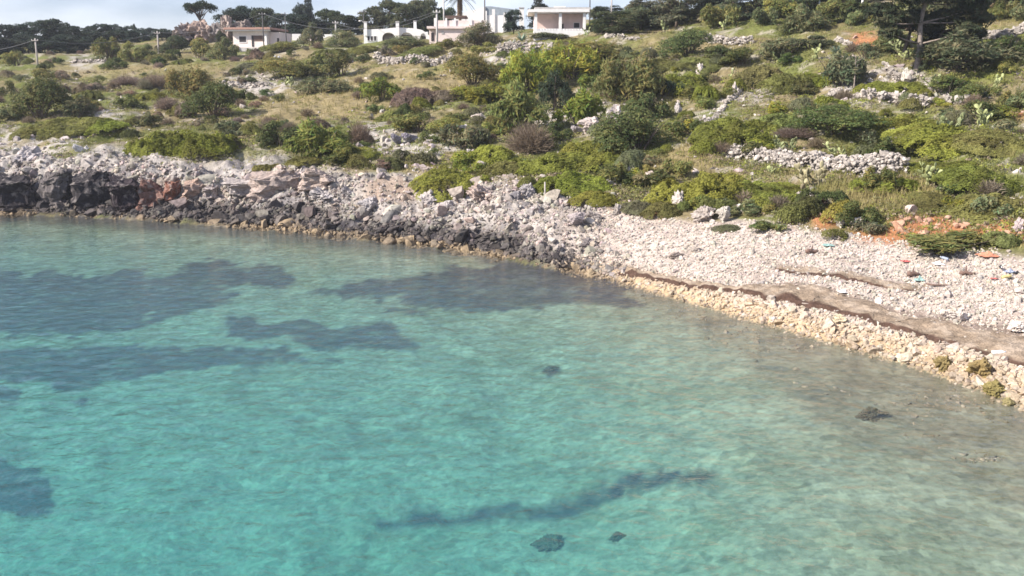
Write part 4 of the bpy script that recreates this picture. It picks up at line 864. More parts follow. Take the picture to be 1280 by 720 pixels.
# dry grass and low herbs
def grass():
    r = np.random.default_rng(95)
    def keep(px, py, x, y, z):
        u, d = zone(x, y); land = sstep(.2, 2.5, y - d[..., 2] - .8 * fbm(x * .3, y * .3, s=48)); return land * (1 - .8 * rocky(x, y)) * (1 - .8 * sample(M_EARTH, px, py)) * (1 - .6 * sample(M_STONY, px, py))
    P, px, py = scatter_px(r, 58000, -250, 1620, 10, 380, keep); n = len(P); b = 6; Q = np.repeat(P, b, 0); N = len(Q)
    tuft = np.repeat(r.uniform(.10, .30, n) * (1 + .9 * sample(M_DRY, px, py)), b); Q = Q + np.stack([r.normal(0, .13, N), r.normal(0, .13, N), 0 * Q[:, 0] - .03], -1)
    a = r.uniform(0, 6.28, N); ln = np.stack([np.cos(a), np.sin(a), 0 * a], -1); wd = r.uniform(.015, .035, N)[:, None]; s = np.stack([-ln[:, 1], ln[:, 0], 0 * a], -1) * wd
    tip = Q + np.array([0, 0, 1.]) * (tuft * r.uniform(.7, 1.3, N))[:, None] + ln * (tuft * r.uniform(.2, .7, N))[:, None]
    V = np.stack([Q - s, Q + s, tip], 1).reshape(-1, 3); gcol = mixc(np.broadcast_to(np.array([.175, .185, .052]), (n, 3)), (.34, .285, .13), np.clip(sstep(-.25, .5, fbm(P[:, 0] * .3, P[:, 1] * .3, o=3, s=97)) * .8 + sample(M_DRY, px, py) * .6, 0, 1))
    gcol = gcol * r.uniform(.7, 1.25, n)[:, None]; tag(link("grass", mesh_np("grass", V, np.arange(N * 3).reshape(-1, 3), MAT_GRASS, np.repeat(np.repeat(gcol, b, 0), 3, 0))), "dry and green grass tufts on the hillside", kind='stuff')
    P, px, py = scatter_px(r, 42000, -250, 1620, 20, 370, lambda a_, b_, x, y, z: keep(a_, b_, x, y, z) * sstep(-.5, .3, fbm(x * .35, y * .35, o=3, s=98)) * (1 - .45 * sample(M_DRY, a_, b_))); n = len(P); b = 22
    dd = r.normal(size=(n * b, 3)); dd[:, 2] = np.abs(dd[:, 2]); dd /= np.linalg.norm(dd, axis=1)[:, None]; sz = np.repeat(r.uniform(.15, .42, n) * np.where((px > 1320) | (px < -40), 2.4, 1), b)
    V, F = leaf_quads(np.repeat(P, b, 0) + dd * sz[:, None] * np.array([1.2, 1.2, .6]), dd, .06 * np.where(sz > .45, 2.2, 1), 1.2, r, .6)
    pal = np.array([BRIGHT, OLIVE, GREY, BROWN, OLIVE]); c = pal[r.integers(0, 5, n)] * r.uniform(.75, 1.3, n)[:, None]
    tag(link("undergrowth", mesh_np("undergrowth", V, F, MAT_GRASS, np.repeat(np.repeat(c, b, 0) * r.uniform(.75, 1.3, n * b)[:, None], 4, 0))), "low garrigue herbs between the shrubs", kind='stuff')
grass()
# ------------------------------------------------------------------ trees
def tree_mesh(seed, w, h, kind):
    r = np.random.default_rng(seed); tm = MB(); L = []
    th = h * {'round': .30, 'umbrella': .55, 'gum': .30, 'cypress': .12}[kind]; lean = r.normal(0, .04, 2) * h; rad = .028 * h
    tm.tube([(0, 0, -.6), (lean[0] * .3, lean[1] * .3, th * .5), (lean[0] * .7, lean[1] * .7, th), (lean[0], lean[1], h * .72)], [rad * 1.3, rad, rad * .8, rad * .3], 8)
    nl = {'round': 24, 'umbrella': 18, 'gum': 26, 'cypress': 10}[kind]
    for i in range(nl):
        a = r.uniform(0, 6.28); q = math.sqrt(r.random())
        if kind == 'umbrella': x, y, z, s, sz = q * math.cos(a) * w * .40, q * math.sin(a) * w * .40, h * (.84 - .10 * q + r.normal(0, .03)), w * r.uniform(.12, .19), h * .075
        elif kind == 'cypress': x, y, z, s, sz = r.normal(0, .12) * w, r.normal(0, .12) * w, h * (.2 + .7 * i / nl), w * .32 * (1.1 - .5 * i / nl), h * .14
        else:
            x, y = q * math.cos(a) * w * .36, q * math.sin(a) * w * .36; z = h * (r.uniform(.16, .92) - .12 * q * q + .02); s = w * r.uniform(.12, .21); sz = s * r.uniform(.6, .9)
        L.append((x + lean[0] * .6, y + lean[1] * .6, z, s, s, sz))
        tm.tube([(lean[0] * .6, lean[1] * .6, th * r.uniform(.75, 1.1)), ((x + lean[0]) * .55, (y + lean[1]) * .55, (th + z) * .5 + .03 * h), (x + lean[0] * .6, y + lean[1] * .6, z)], [rad * .5, rad * .32, rad * .12], 5)
    n = int({'round': 9500, 'umbrella': 5200, 'gum': 9500, 'cypress': 3500}[kind])
    V, F, c = foliage(seed, L, n, .15 if kind != 'gum' else .13, 1.3 if kind != 'gum' else 1.9, .7, .0 if kind != 'gum' else .25, .3, .5, zmin=h * .03, tint_scale=.7)
    return mesh_np("crown", V, F, MAT_LEAF, c), tm.mesh("trunk", MAT_BARK, True), w, h
TREES = {k: [tree_mesh(400 + 31 * i + 7 * len(k), w, h, k) for i in range(n)] for k, w, h, n in (('round', 7, 6, 5), ('umbrella', 8, 8, 3), ('gum', 8, 8.5, 4), ('cypress', 3, 7, 1))}
def tree(name, px, py, w, h, kind, colr, label, group, D=None, k=None):
    p = at(px, py) if D is None else None
    if D is not None:
        q = pt(px, py, D); p = Vector((q[0], D, float(ground_h(np.array([q[0]]), np.array([float(D)]))[0])))
    m = mpp(p); foot = project(p.x, p.y, p.z)[1]; H_ = max((foot - (py - h)) * m, 2.0); W_ = w * m
    cm, tm, w0, h0 = TREES[kind][(k if k is not None else int(rng.integers(0, 9))) % len(TREES[kind])]
    root = empty(name, p, label, "tree", group, rz=rng.uniform(0, 6.28)); c = link("crown", cm, root); t = link("trunk", tm, root)
    c.scale = t.scale = (W_ / w0, W_ / w0, H_ / h0); cc = np.array(colr) * rng.uniform(.85, 1.15) * (1 + rng.normal(0, .05, 3)); c.color = (*np.clip(cc, .004, 1), 1); return root
FARG, MIDG, GUM = (.045, .062, .044), (.075, .092, .045), (.125, .138, .085)
g = "dark trees of the far treeline"
for i, (px, w, top, D) in enumerate([(-14, 46, 34, 170), (8, 40, 31, 165), (26, 34, 36, 175), (44, 42, 27, 170), (58, 30, 32, 178), (72, 44, 25, 172), (90, 30, 33, 168), (104, 26, 38, 180), (-30, 40, 30, 180)]):
    tree("evergreen_tree", px, 66, w, 66 - top, 'round', FARG, ["tallest blackish tree of the mass filling the skyline corner" if top == 25 else "blackish broad evergreen tree in the dense mass at the skyline corner"][0], g, D)
for i, (px, w, top, D) in enumerate([(112, 24, 33, 190), (126, 28, 30, 188), (140, 22, 31, 195), (150, 20, 33, 190), (163, 24, 32, 196), (176, 22, 35, 190), (190, 24, 36, 196), (203, 20, 37, 190), (214, 16, 41, 186)]):
    tree("evergreen_tree", px, 56, w, 56 - top, 'round', FARG, "small dark tree in the thin row on the ridge towards the rock bluff", "row of small trees on the ridge", D)
for i, (px, w, top, D) in enumerate([(-10, 50, 44, 150), (14, 44, 48, 152), (36, 40, 44, 156), (60, 46, 46, 152), (84, 40, 44, 156), (104, 34, 46, 160), (126, 34, 42, 172), (150, 36, 43, 174), (176, 34, 44, 172), (204, 30, 48, 170)]):
    tree("evergreen_tree", px, 66, w, 66 - top, 'round', FARG, "low dark evergreen bushy tree filling the foot of the far treeline", "low trees at the foot of the far treeline", D)
tree("cypress_tree", 169, 52, 8, 22, 'cypress', FARG, "slim pointed dark tree rising from the thin ridge row", None, 192)
g = "trees behind the cream cottage"
for px, w, top, D in [(292, 44, 14, 172), (312, 46, 9, 176), (334, 44, 13, 172), (352, 36, 20, 168), (372, 40, 18, 165), (392, 40, 19, 170), (410, 40, 14, 176), (430, 38, 20, 166), (448, 34, 20, 168)]:
    tree("evergreen_tree", px, 44, w, 44 - top, 'round', MIDG if px % 4 else FARG, "dark evergreen tree in the clump behind the cream cottage", g, D)
tree("evergreen_tree", 379, 22, 30, 26, 'round', FARG, "tall blackish round headed tree standing out above the cottage clump", None, 185)
g = "trees behind the arched white house"
for px, w, top, D in [(466, 40, 12, 160), (488, 54, 3, 168), (508, 44, 6, 160), (526, 48, 1, 170), (545, 44, 3, 165), (556, 34, 12, 158)]:
    tree("evergreen_tree", px, 38, w, 38 - top, 'round', (.085, .095, .05), "olive brown broad tree behind the arched white house", g, D)
tree("evergreen_tree", 675, 22, 36, 23, 'round', FARG, "dark tree rising behind the roof of the porch house", None, 140)
tree("evergreen_tree", 642, 30, 26, 18, 'round', FARG, "dark bushy tree between the grey roof and the porch house", None, 132)
g = "eucalyptus trees along the upper terrace"
for px, py, w, top, D, c in [(768, 48, 62, 14, 112, MIDG), (752, 46, 34, 24, 114, MIDG), (800, 48, 46, 10, 114, GUM), (815, 44, 60, -4, 116, GUM), (845, 46, 66, -14, 112, GUM), (880, 46, 70, -18, 114, (.10, .105, .075)), (915, 44, 60, -10, 110, GUM), (945, 44, 60, -12, 112, (.13, .135, .07)), (975, 42, 60, -6, 108, GUM), (1008, 46, 66, -8, 106, MIDG), (1040, 44, 60, -8, 108, (.14, .13, .07)), (1070, 42, 56, -14, 110, MIDG), (760, 36, 40, 6, 130, FARG), (900, 40, 60, -20, 130, MIDG), (990, 38, 60, -16, 128, (.14, .15, .075))]:
    tree("eucalyptus_tree", px, py, w, py - top, 'gum', c, f"{'grey' if c == GUM else 'dark' if c in (MIDG, FARG) else 'brownish'} green loose crowned tree in the row on the upper terrace", g + (" grey" if c == GUM else " dark" if c in (MIDG, FARG) else " brown"), D)
for px, py, w, top, D in [(1195, 36, 70, -30, 100), (1240, 34, 80, -34, 98), (1285, 34, 70, -30, 98), (1330, 36, 80, -30, 96), (1110, 36, 50, -20, 112)]:
    tree("evergreen_tree", px, py, w, py - top, 'round', (.06, .078, .036), "dark shading tree above the road wall behind the tall pine", "dark trees above the road wall", D)
g = "bushes along the upper terrace under the trees"
for i in range(34):
    px = 752 + i * 17 + rng.uniform(-6, 6); py = rng.uniform(22, 42); 
    if 1050 < px < 1112 and py > 36 or px > 1195 and py > 30: py = 24
    p = at(px, py); w = rng.uniform(2.2, 4.2); plant(p, w, w * rng.uniform(.5, .8), Dm if i % 3 else Fe, [GREY, OLIVE, DGREEN, GREY][i % 4], f"{CN[[GREY, OLIVE, DGREEN, GREY][i % 4]]} bush in the belt under the trees of the upper terrace", "terrace belt bushes " + CN[[GREY, OLIVE, DGREEN, GREY][i % 4]], parts=False)
# umbrella pine on the bluff
def bluff():
    P0 = at(255, 56); D = 158.0
    for px, top, w, hh, c, lab in [(232, 30, 40, 36, (.27, .22, .20), "grey brown shoulder of the rock bluff with bushes on it"), (250, 26, 30, 34, (.36, .27, .23), "pinkish face of the rock bluff under the umbrella pine"), (268, 28, 26, 34, (.24, .21, .20), "dark grey cleft rock of the bluff"), (284, 22, 24, 40, (.38, .31, .28), "tall pale rock tower of the bluff next to the cottage roof"), (222, 40, 18, 18, (.30, .23, .20), "low outer rock of the bluff towards the treeline"), (300, 26, 26, 30, (.22, .18, .16), "rear rock of the bluff above the cottage roof")]:
        q = pt(px, top, D); gz = float(ground_h(np.array([q[0]]), np.array([D]))[0]); zt = q[2]; m = mpp(Vector(q)); o = link("bluff_rock", BIG_ME[int(px) % 10]); o.scale = (w * m / 2 * 1.15, w * m / 2, (zt - gz + 1) / 1.75); o.location = (q[0], D, (zt + gz - 1) / 2); o.rotation_euler = (0, 0, R(px * 37 % 90)); o.color = (*c, 1); tag(o, lab, "rock outcrop")
    for px, top, w in [(222, 46, 24), (277, 40, 16)]: tree("evergreen_tree", px, 52, w, 52 - top, 'round', (.085, .10, .055), "small shrubby tree clinging to the rock bluff", "shrubby trees on the rock bluff", 154.5)
    tree("umbrella_pine", 251, 28, 42, 31, 'umbrella', (.026, .040, .024), "lone umbrella pine standing on top of the rock bluff", None, 160)
bluff()
# the tall pine by the road, pale trunk and dark twin
def pine():
    p = at(1146, 86); m = mpp(p); X = lambda px: (px - 1146) * m; Zz = lambda py: (86 - py) * m
    for name, pts, rads, lob, bark, lab in [
      ("pine_tree", [(1146, 89), (1147, 60), (1145, 35), (1149, 12), (1152, -14)], [.26, .21, .19, .15, .06],
       [(1105, 22, 22, 9), (1122, 8, 22, 10), (1140, 2, 24, 11), (1160, -6, 26, 12), (1182, 4, 24, 10), (1200, 20, 22, 9), (1215, 32, 18, 8), (1128, 30, 20, 7), (1178, 28, 20, 8), (1195, 44, 16, 6), (1150, -24, 26, 12), (1110, -8, 24, 10), (1095, 36, 14, 6), (1188, -18, 24, 11), (1165, 36, 20, 8), (1100, 48, 16, 6), (1212, 12, 20, 9)], MAT_PALE_BARK, "tall pine with a pale straight trunk growing on the upper slope"),
      ("pine_tree", [(1128, 78), (1132, 62), (1135, 46), (1130, 28)], [.17, .14, .12, .05], [(1120, 34, 18, 7), (1138, 30, 18, 7), (1150, 40, 14, 5), (1108, 44, 12, 5)], MAT_BARK, "shorter pine with a dark leaning trunk beside the tall pine"),
      ("pine_tree", [(1170, 74), (1171, 58), (1174, 44), (1180, 30)], [.15, .12, .10, .05], [(1168, 42, 18, 8), (1186, 50, 20, 9), (1202, 56, 18, 8), (1212, 48, 14, 7), (1190, 34, 18, 8)], MAT_BARK, "low dark spreading pine on the road side of the tall pine")]:
        b = at(*pts[0]); root = empty(name, b, lab, "tree"); mm = MB(); off = Vector((X(pts[0][0]), 0, Zz(pts[0][1]))); r = np.random.default_rng(len(lob)); loc = lambda a, c: (X(a) - off.x, 0, Zz(c) - off.z)
        pp = [Vector(loc(*q)) for q in pts]; mm.tube([pp[0] - Vector((0, 0, .5))] + pp, [rads[0] * 1.2] + rads, 9); L = []
        for (a, c, w, h) in lob:
            q = Vector(loc(a, c)); q.y = r.uniform(-1.6, 1.6); L.append((*q, w * m * .82, w * m * .85, h * m * 1.15)); k = min(range(1, len(pp)), key=lambda i: abs(pp[i].z - (q.z - .4))); s = pp[k]
            mm.tube([s, s.lerp(q, .5) + Vector((0, 0, -.1)), q], [.07, .05, .02], 6)
        mm.build("trunk", bark, root, True); V, F, c = foliage(50 + len(lob), L, 1700 * len(L), .11, 2.2, .8, .1, .4, .7, zmin=-2, tint_scale=.8); f = link("crown", mesh_np("crown", V, F, MAT_LEAF, c), root); f.color = (.070, .080, .042, 1)
pine()
def dead_tree(px, py, h, lab, seed, pale=True):
    p = at(px, py); m = mpp(p); H_ = h * m; r = np.random.default_rng(seed); mb = MB(); mb.tube([(0, 0, -.3), (.03, 0, H_ * .5), (-.02, .02, H_)], [.06, .045, .015], 6)
    for i in range(11):
        z = H_ * r.uniform(.3, .95); a = r.uniform(0, 6.28); q = H_ * r.uniform(.12, .28); mb.tube([(0, 0, z), (q * .6 * math.cos(a), q * .6 * math.sin(a), z + q * .3), (q * math.cos(a), q * math.sin(a), z + q * .45)], [.028, .018, .006], 5)
    root = mb.build("dead_tree", MAT_PALE_BARK, loc=p); tag(root, lab, "tree"); return root
dead_tree(1067, 112, 48, "small dead bare tree standing in the grey stone heap", 3)
dead_tree(279, 26, 22, "thin bare dead tree on the bluff beside the umbrella pine", 4)
# ------------------------------------------------------------------ prickly pears and agaves
def pad_v(c, d, nrm, L, Wd, th=.13):
    V, F = ICO[2]; d = d / np.linalg.norm(d); nrm = nrm - (nrm @ d) * d; nrm /= np.linalg.norm(nrm); b = np.cross(d, nrm)
    tp = .72 + .28 * sstep(-1, .4, V[:, 2]); return c + d * L * .5 + (V[:, 2:3] * d * L * .5 + V[:, 0:1] * b * Wd * .5 * tp[:, None] + V[:, 1:2] * nrm * th * Wd), F
def prickly(px, py, w, h, lab, n=26, colr=(.33, .37, .16), seed=0):
    p = at(px, py); m = mpp(p); r = np.random.default_rng(seed + px); W_, H_ = w * m, h * m; Lp = min(max(H_ * .30, .22), .40); n = int(n * 1.7); Vs, Fs, Cs, o = [], [], [], 0; nodes = []
    def add(c, d, lv):
        nonlocal o
        L = Lp * r.uniform(.8, 1.15); V, F = pad_v(c, d, r.normal(size=3) + np.array([0, -.6, 0]), L, L * r.uniform(.58, .75)); Vs.append(V); Fs.append(F + o); o += len(V)
        t = r.random(); cc = np.array(colr) * r.uniform(.65, 1.25); cc = cc * (1 - .5 * (lv == 0)) + np.array([.20, .15, .10]) * .5 * (lv == 0); Cs.append(np.repeat(cc[None], len(V), 0)); nodes.append((c + d / np.linalg.norm(d) * L * .93, d, lv))
    for i in range(max(1 if n < 20 else 2, n // 7)):
        add(np.array([r.uniform(-.26, .26) * W_ * min(1, n / 40), r.uniform(-.2, .2) * W_ * .5, -.1]), np.array([r.normal(0, .3), r.normal(0, .25), 1]), 0)
    while len(nodes) < n:
        c, d, lv = nodes[r.integers(0, len(nodes))]
        if lv > 3 or c[2] > H_ * .9 or abs(c[0]) > W_ * .5: continue
        add(c, np.array([r.normal(0, .65), r.normal(0, .5), r.uniform(.5, 1)]) + d * .3, lv + 1)
    V = np.concatenate(Vs); me = mesh_np("prickly_pear", V, np.concatenate(Fs), MAT_GRASSY, np.concatenate(Cs), smooth=True); return tag(link("prickly_pear", me, loc=p), lab, "cactus", "prickly pears on the hillside")
def padmat(N, L, out):
    p = N("BsdfPrincipled", Roughness=.6); p.inputs['Specular IOR Level'].default_value = .3; a = N("Attribute", _attribute_name="Col").outputs[0]; o, h = noise_mul(N, L, a, 5, .8, 1.15, 3); L(o, p.inputs['Base Color']); L(p.outputs[0], out.inputs[0])
MAT_GRASSY = mat("cactus_skin", padmat)
YG, BG, BR = (.32, .345, .155), (.22, .245, .115), (.30, .265, .16)
for a in [(1172, 224, 50, 28, "largest prickly pear, alone on the seaward green slope", 30, YG), (1017, 228, 52, 34, "brownish prickly pear against the face of the long pale wall", 34, BR), (1048, 188, 38, 20, "prickly pear row on top of the long pale wall", 24, YG), (982, 186, 52, 20, "dense dark prickly pear at the stepped footpath end of the pale wall", 34, BG), (963, 216, 18, 16, "small prickly pear at the foot of the pale wall near the footpath", 10, YG),
          (1228, 164, 40, 34, "tall branched prickly pear beside the long white rock", 26, YG), (1180, 178, 44, 26, "dark prickly pear downhill of the short stone row", 26, BG), (1110, 238, 14, 16, "tiny prickly pear of a few pads in the dry grass", 6, YG), (1166, 112, 26, 20, "prickly pear with yellowish pads below the tall pine", 16, YG), (1150, 90, 22, 16, "yellow padded prickly pear at the foot of the pale trunk", 12, YG), (1130, 82, 34, 16, "low prickly pear clump under the dark leaning trunk", 20, YG), (1118, 72, 44, 24, "dark prickly pear beside the orange earth bank", 30, BG),
          (972, 74, 40, 16, "pale prickly pear row below the eucalyptus terrace", 22, YG), (1020, 80, 24, 18, "upright prickly pear downhill of the shadowed bush on the upper slope", 14, YG), (1240, 112, 34, 18, "pale prickly pear downhill of the grey olive bush", 18, YG), (360, 110, 30, 16, "prickly pear clump beside the stony bank on the upper slope", 18, YG), (732, 48, 22, 12, "prickly pear clump against the porch house terrace", 14, BG), (830, 44, 20, 14, "prickly pear in front of the eucalyptus trees", 14, BG), (905, 40, 14, 18, "tall pale prickly pear above the dry stone wall of the terrace", 10, YG), (913, 92, 20, 12, "few pale pads beside the dark bush above the footpath", 9, YG), (1062, 96, 18, 12, "few yellowish pads uphill of the small dead tree", 9, YG), (1010, 228, 20, 14, "pale pads hanging at the lower edge of the brownish prickly pear", 9, YG)]:
    prickly(*a, seed=5)
def agave(px, py, w, lab):
    p = at(px, py); m = mpp(p); r = np.random.default_rng(px); mb = MB(); Lf = w * m * .55
    for i in range(24):
        a = r.uniform(0, 6.28); e = r.uniform(.35, 1.25); L = Lf * r.uniform(.8, 1.1); d = Vector((math.cos(a) * math.cos(e), math.sin(a) * math.cos(e), math.sin(e))); s = Vector((-math.sin(a), math.cos(a), 0)) * L * .09; u = d.cross(s).normalized() * L * .03; q = [Vector((0, 0, -.05)), d * L * .5, d * L + Vector((0, 0, -.08 * L))]
        V = [q[0] - s * .6, q[0] + s * .6, q[0] - u, q[1] - s, q[1] + s, q[1] - u * 1.4, q[2]]
        mb.add([tuple(v) for v in V], [(0, 1, 4, 3), (0, 3, 5, 2), (1, 2, 5, 4), (3, 4, 6), (5, 3, 6), (4, 5, 6)])
    return tag(mb.build("agave", MAT_AGAVE, loc=p), lab, "agave", "agaves on the hillside")
for px, py, w, lab in [(1045, 70, 24, "blue green agave between the shadowed bush and the orange earth bank"), (652, 56, 24, "grey agave on the heap of field stones"), (1155, 176, 18, "small agave next to the dark prickly pear"), (960, 66, 18, "agave at the edge of the upper terrace"), (640, 62, 20, "smaller grey agave beside the field stone heap")]: agave(px, py, w, lab)
# ------------------------------------------------------------------ houses
class House:
    """Boxes given in reference pixels at one distance, turned into metres about the house's own base point."""
    def __init__(s, name, px0, py0, D, label, rz=0, foot=1.6, ref=None):
        if ref: D = at(*ref).y + .3
        s.D = D
        q = pt(px0, py0, D); s.o = Vector(q); s.m = mpp(s.o); s.px, s.py = px0, py0; s.foot = foot
        s.root = empty(name, s.o, label, "house", None, R(rz))
    def X(s, px): return (px - s.px) * s.m
    def Z(s, py): return (s.py - py) * s.m
    def box(s, m, x0, x1, ytop, ybot, a, b, low=0): return m.box(s.X(x0), s.X(x1), a, b, s.Z(ybot) - low, s.Z(ytop))
    def part(s, name, mt, boxes, parent=None, low=0):
        m = MB()
        for b in boxes: s.box(m, *b, low=low)
        return m.build(name, mt, parent or s.root)
    def window(s, x0, x1, y0, y1, y, mt=None, pane=True, fr=.5):
        f = MB(); s.box(f, x0 - fr, x1 + fr, y0 - fr, y0, y - .05, y - .003); s.box(f, x0 - fr, x1 + fr, y1, y1 + fr * 1.4, y - .09, y - .003); s.box(f, x0 - fr, x0, y0, y1, y - .05, y - .003); s.box(f, x1, x1 + fr, y0, y1, y - .05, y - .003)
        w = f.build("window", MAT_WHITE, s.root); s.part("pane", mt or MAT_DARK, [(x0, x1, y0, y1, y - .025, y - .004)], w); return w
def arch(x0, x1, zb, zs, zt, n=10):
    c = (x0 + x1) / 2; rx = (x1 - x0) / 2; return [(x0, zb)] + [(c - rx * math.cos(k * math.pi / n), zs + (zt - zs) * math.sin(k * math.pi / n)) for k in range(n + 1)] + [(x1, zb)]

# cream cottage under the bluff
h = House("cottage", 292, 60, 150, "small cream cottage with a red edged flat roof below the rock bluff", rz=-6, ref=(318, 60)); DC = h.D
h.part("wall", MAT_CREAM, [(292, 337, 40, 60, 0, 6.5)], low=1.5)
h.part("terrace", MAT_CONC, [(286, 339, 60, 62, -1.6, -.003), (289, 291, 62, 70, -1.5, -1.2)], low=.3)
r_ = h.part("roof", MAT_RED, [(284, 343, 35.5, 38, -1.0, 7.2)]); h.part("eave", MAT_WHITE, [(285, 341, 38.02, 39.8, -.8, -.01)], r_)
h.window(300, 309, 46, 53, 0)
dr = h.part("porch_shade_panel", MAT_DARK_BROWN, [(316.5, 333.5, 45, 52, -.03, -.004)]); h.part("door", MAT_DARK, [(316, 318.5, 45, 58.5, -.06, -.032)])  # flat dark panel on the wall paints the shade of the porch opening
h.part("side_wall", MAT_PALEPINK_SHADE, [(337.05, 351, 41, 60, .6, 5.6)], low=1.5); h.part("side_door", MAT_DARK, [(347, 349.5, 48, 56, .55, .597)])  # side wall in a pinker, darker tone: its shade put into the colour
h.part("porch_pillar", MAT_WHITE, [(333.6, 336.2, 44, 60, -.35, -.003)])
# long garden wall with a round tank
h = House("garden_wall", 365, 50, 143, "long low white garden wall between the cream cottage and the arched house", ref=(392, 50)); DW = h.D; h.root['category'] = "wall"; h.root['kind'] = "thing"
h.part("wall_panel", MAT_WHITE, [(365, 376, 42.6, 52, 0, .3)], low=1.2); h.part("wall_panel", MAT_WHITE, [(400, 421, 43, 50, .2, .5)], low=1.2); h.part("wall_panel", MAT_PALEPINK_SHADE, [(376.05, 399.95, 42.8, 50, .1, .4)], low=1.2)
m = MB(); q = pt(424, 46, DW - .4); m.lathe([(.30, -1.4), (.42, -.2), (.44, .3), (.30, .62), (.05, .72)], 12); tag(m.build("water_tank", MAT_WHITE, None, True, loc=q), "small round white tank at the end of the long garden wall", "tank")
# arched white house
h = House("arched_house", 455, 52, 138, "low white house with rounded arches and chimneys", ref=(495, 52)); DA = h.D
y0, zb = 0.0, h.Z(52) - 1.5
def front():
    m = MB(); X, Z = h.X, h.Z
    tops = [(455, 37.5), (478, 36.5), (498, 35), (520, 36), (528, 38), (534, 42), (537, 45)]
    ops = [(478, 494, 47.5, 41), (500.5, 516.5, 47.5, 41), (525.5, 532.5, 47, 42)]
    xs = sorted({455, 457.5, 472.5, 537} | {o[0] for o in ops} | {o[1] for o in ops}); tz = lambda x: float(np.interp(x, [t[0] for t in tops], [Z(t[1]) for t in tops]))
    for a, b in zip(xs[:-1], xs[1:]):
        o = next((o for o in ops if o[0] == a and o[1] == b), None)
        if o is None: m.prism([(X(a), zb), (X(b), zb), (X(b), tz(b)), (X(a), tz(a))][::-1], 0, .35); continue
        k = 10; pts = [(a + (b - a) * (1 - math.cos(i * math.pi / k)) / 2, Z(o[2]) + (Z(o[3]) - Z(o[2])) * math.sin(i * math.pi / k)) for i in range(k + 1)]
        for (p0, z0), (p1, z1) in zip(pts[:-1], pts[1:]): m.prism([(X(p0), z0), (X(p0), tz(p0)), (X(p1), tz(p1)), (X(p1), z1)], 0, .35)
    m.box(X(455), X(455.8), .36, 7, zb, Z(37.6)); m.box(X(536), X(537), .36, 7, zb, Z(45)); m.box(X(455.9), X(530), 6.6, 7, zb, Z(37.5))
    return m.build("wall", MAT_WHITE, h.root)
front()
m = MB(); m.prism([(h.X(456), h.Z(38.2)), (h.X(478), h.Z(37.2)), (h.X(498), h.Z(36)), (h.X(519), h.Z(36.8)), (h.X(535), h.Z(44)), (h.X(535), h.Z(45.5)), (h.X(456), h.Z(40))], .36, 6.5); m.build("roof", MAT_WHITE, h.root)
for a, b, t, y in [(456, 459.4, 28.5, 0), (495.6, 499.6, 28.5, -.15), (515.5, 519, 26.5, 2.4)]:
    c = h.part("chimney", MAT_WHITE, [(a, b, t, 45 if y <= 0 else 40, y - .25, y + .1 if y > 0 else y - .003)]); h.part("chimney_cap", MAT_CONC, [(a - .4, b + .4, t - .9, t - .02, y - .32, y + .2)], c)
for a, b in [(478, 494), (500.5, 516.5), (525.5, 532.5)]: h.part("arch_recess", MAT_PALEPINK_SHADE, [(a - .3, b + .3, 40.8, 52, 1.5, 1.8)], low=1.0)
for a in (459.5, 463.6, 467.7): h.window(a, a + 2.8, 45.4, 51, 0, fr=.35)
# pink terrace house beside it
h = House("terrace_house", 535, 53, 140, "pale pink house with a roof terrace and white parapet posts", ref=(570, 53)); DP = h.D
h.part("wall", MAT_PALEPINK_SHADE, [(548, 561, 36.5, 53, 0, 7), (588.5, 604, 36.5, 53, 0, 7), (561.05, 588.45, 36.5, 39.5, 0, .4)], low=1.5)
h.part("porch_wall", MAT_PINK_SHADE, [(561.05, 588.45, 39.55, 53, 2.0, 2.3)], low=1.5); h.part("porch_opening", MAT_DARK_BROWN, [(565, 574, 43, 52, 1.94, 1.995)]); h.part("porch_opening", MAT_DARK, [(578, 588, 39.6, 44.5, 1.94, 1.995)])
h.part("porch_pillar", MAT_WHITE, [(575, 577, 39.6, 53, .05, .35)], low=1.5); h.part("lower_wing", MAT_PALEPINK_SHADE, [(536, 547.95, 36, 53, .8, 7)], low=1.5)
d_ = h.part("door", MAT_DARK, [(538.5, 542, 41, 51, .74, .795)]); h.part("window", MAT_CONC, [(552, 555, 39, 43, -.05, -.003)])
r_ = h.part("roof", MAT_PALEPINK_SHADE, [(534, 606, 33.5, 36.4, -.3, 7.2)])
p_ = h.part("parapet", MAT_PALEPINK_SHADE, [(543, 607, 26.5, 33.45, 0, .25)])
for a in (543, 557, 568, 588, 600): h.part("parapet_post", MAT_WHITE, [(a, a + 2.2, 23.6, 33.4, -.12, -.003)], p_)
h.part("awning", MAT_DARK_BROWN, [(556, 583, 20, 22, 1.0, 5.0), (557, 557.5, 22.05, 33.4, 1.1, 1.2), (582, 582.5, 22.05, 33.4, 1.1, 1.2)])
# gabled building behind
h = House("gabled_building", 605, 40, DP + 18, "white gable ended building with a grey blue roof behind the pink terrace house")
m = MB(); m.prism([(h.X(570), h.Z(45)), (h.X(570), h.Z(18)), (h.X(583), h.Z(16)), (h.X(607), h.Z(9.5)), (h.X(607), h.Z(45))][::-1], 0, .4); m.build("wall", MAT_WHITE, h.root)
m = MB(); m.prism([(h.X(607.1), h.Z(40)), (h.X(607.1), h.Z(9)), (h.X(614), h.Z(9)), (h.X(646), h.Z(13)), (h.X(646), h.Z(40))][::-1], .2, 8); m.build("roof", MAT_GREYROOF, h.root)
for a, t, y in [(606, 17, -2.0), (616, 15, -2.0), (630, 19, -2.2)]:
    h.part("turret", MAT_WHITE, [(a, a + 2.6, t, 34, y, y + .4), (a - .5, a + 3.1, t - 1.2, t - .02, y - .06, y + .46)], low=3)
h.part("garden_wall_panel", MAT_WHITE, [(609.5, 629, 21, 28, -1.9, -1.6)], low=3)
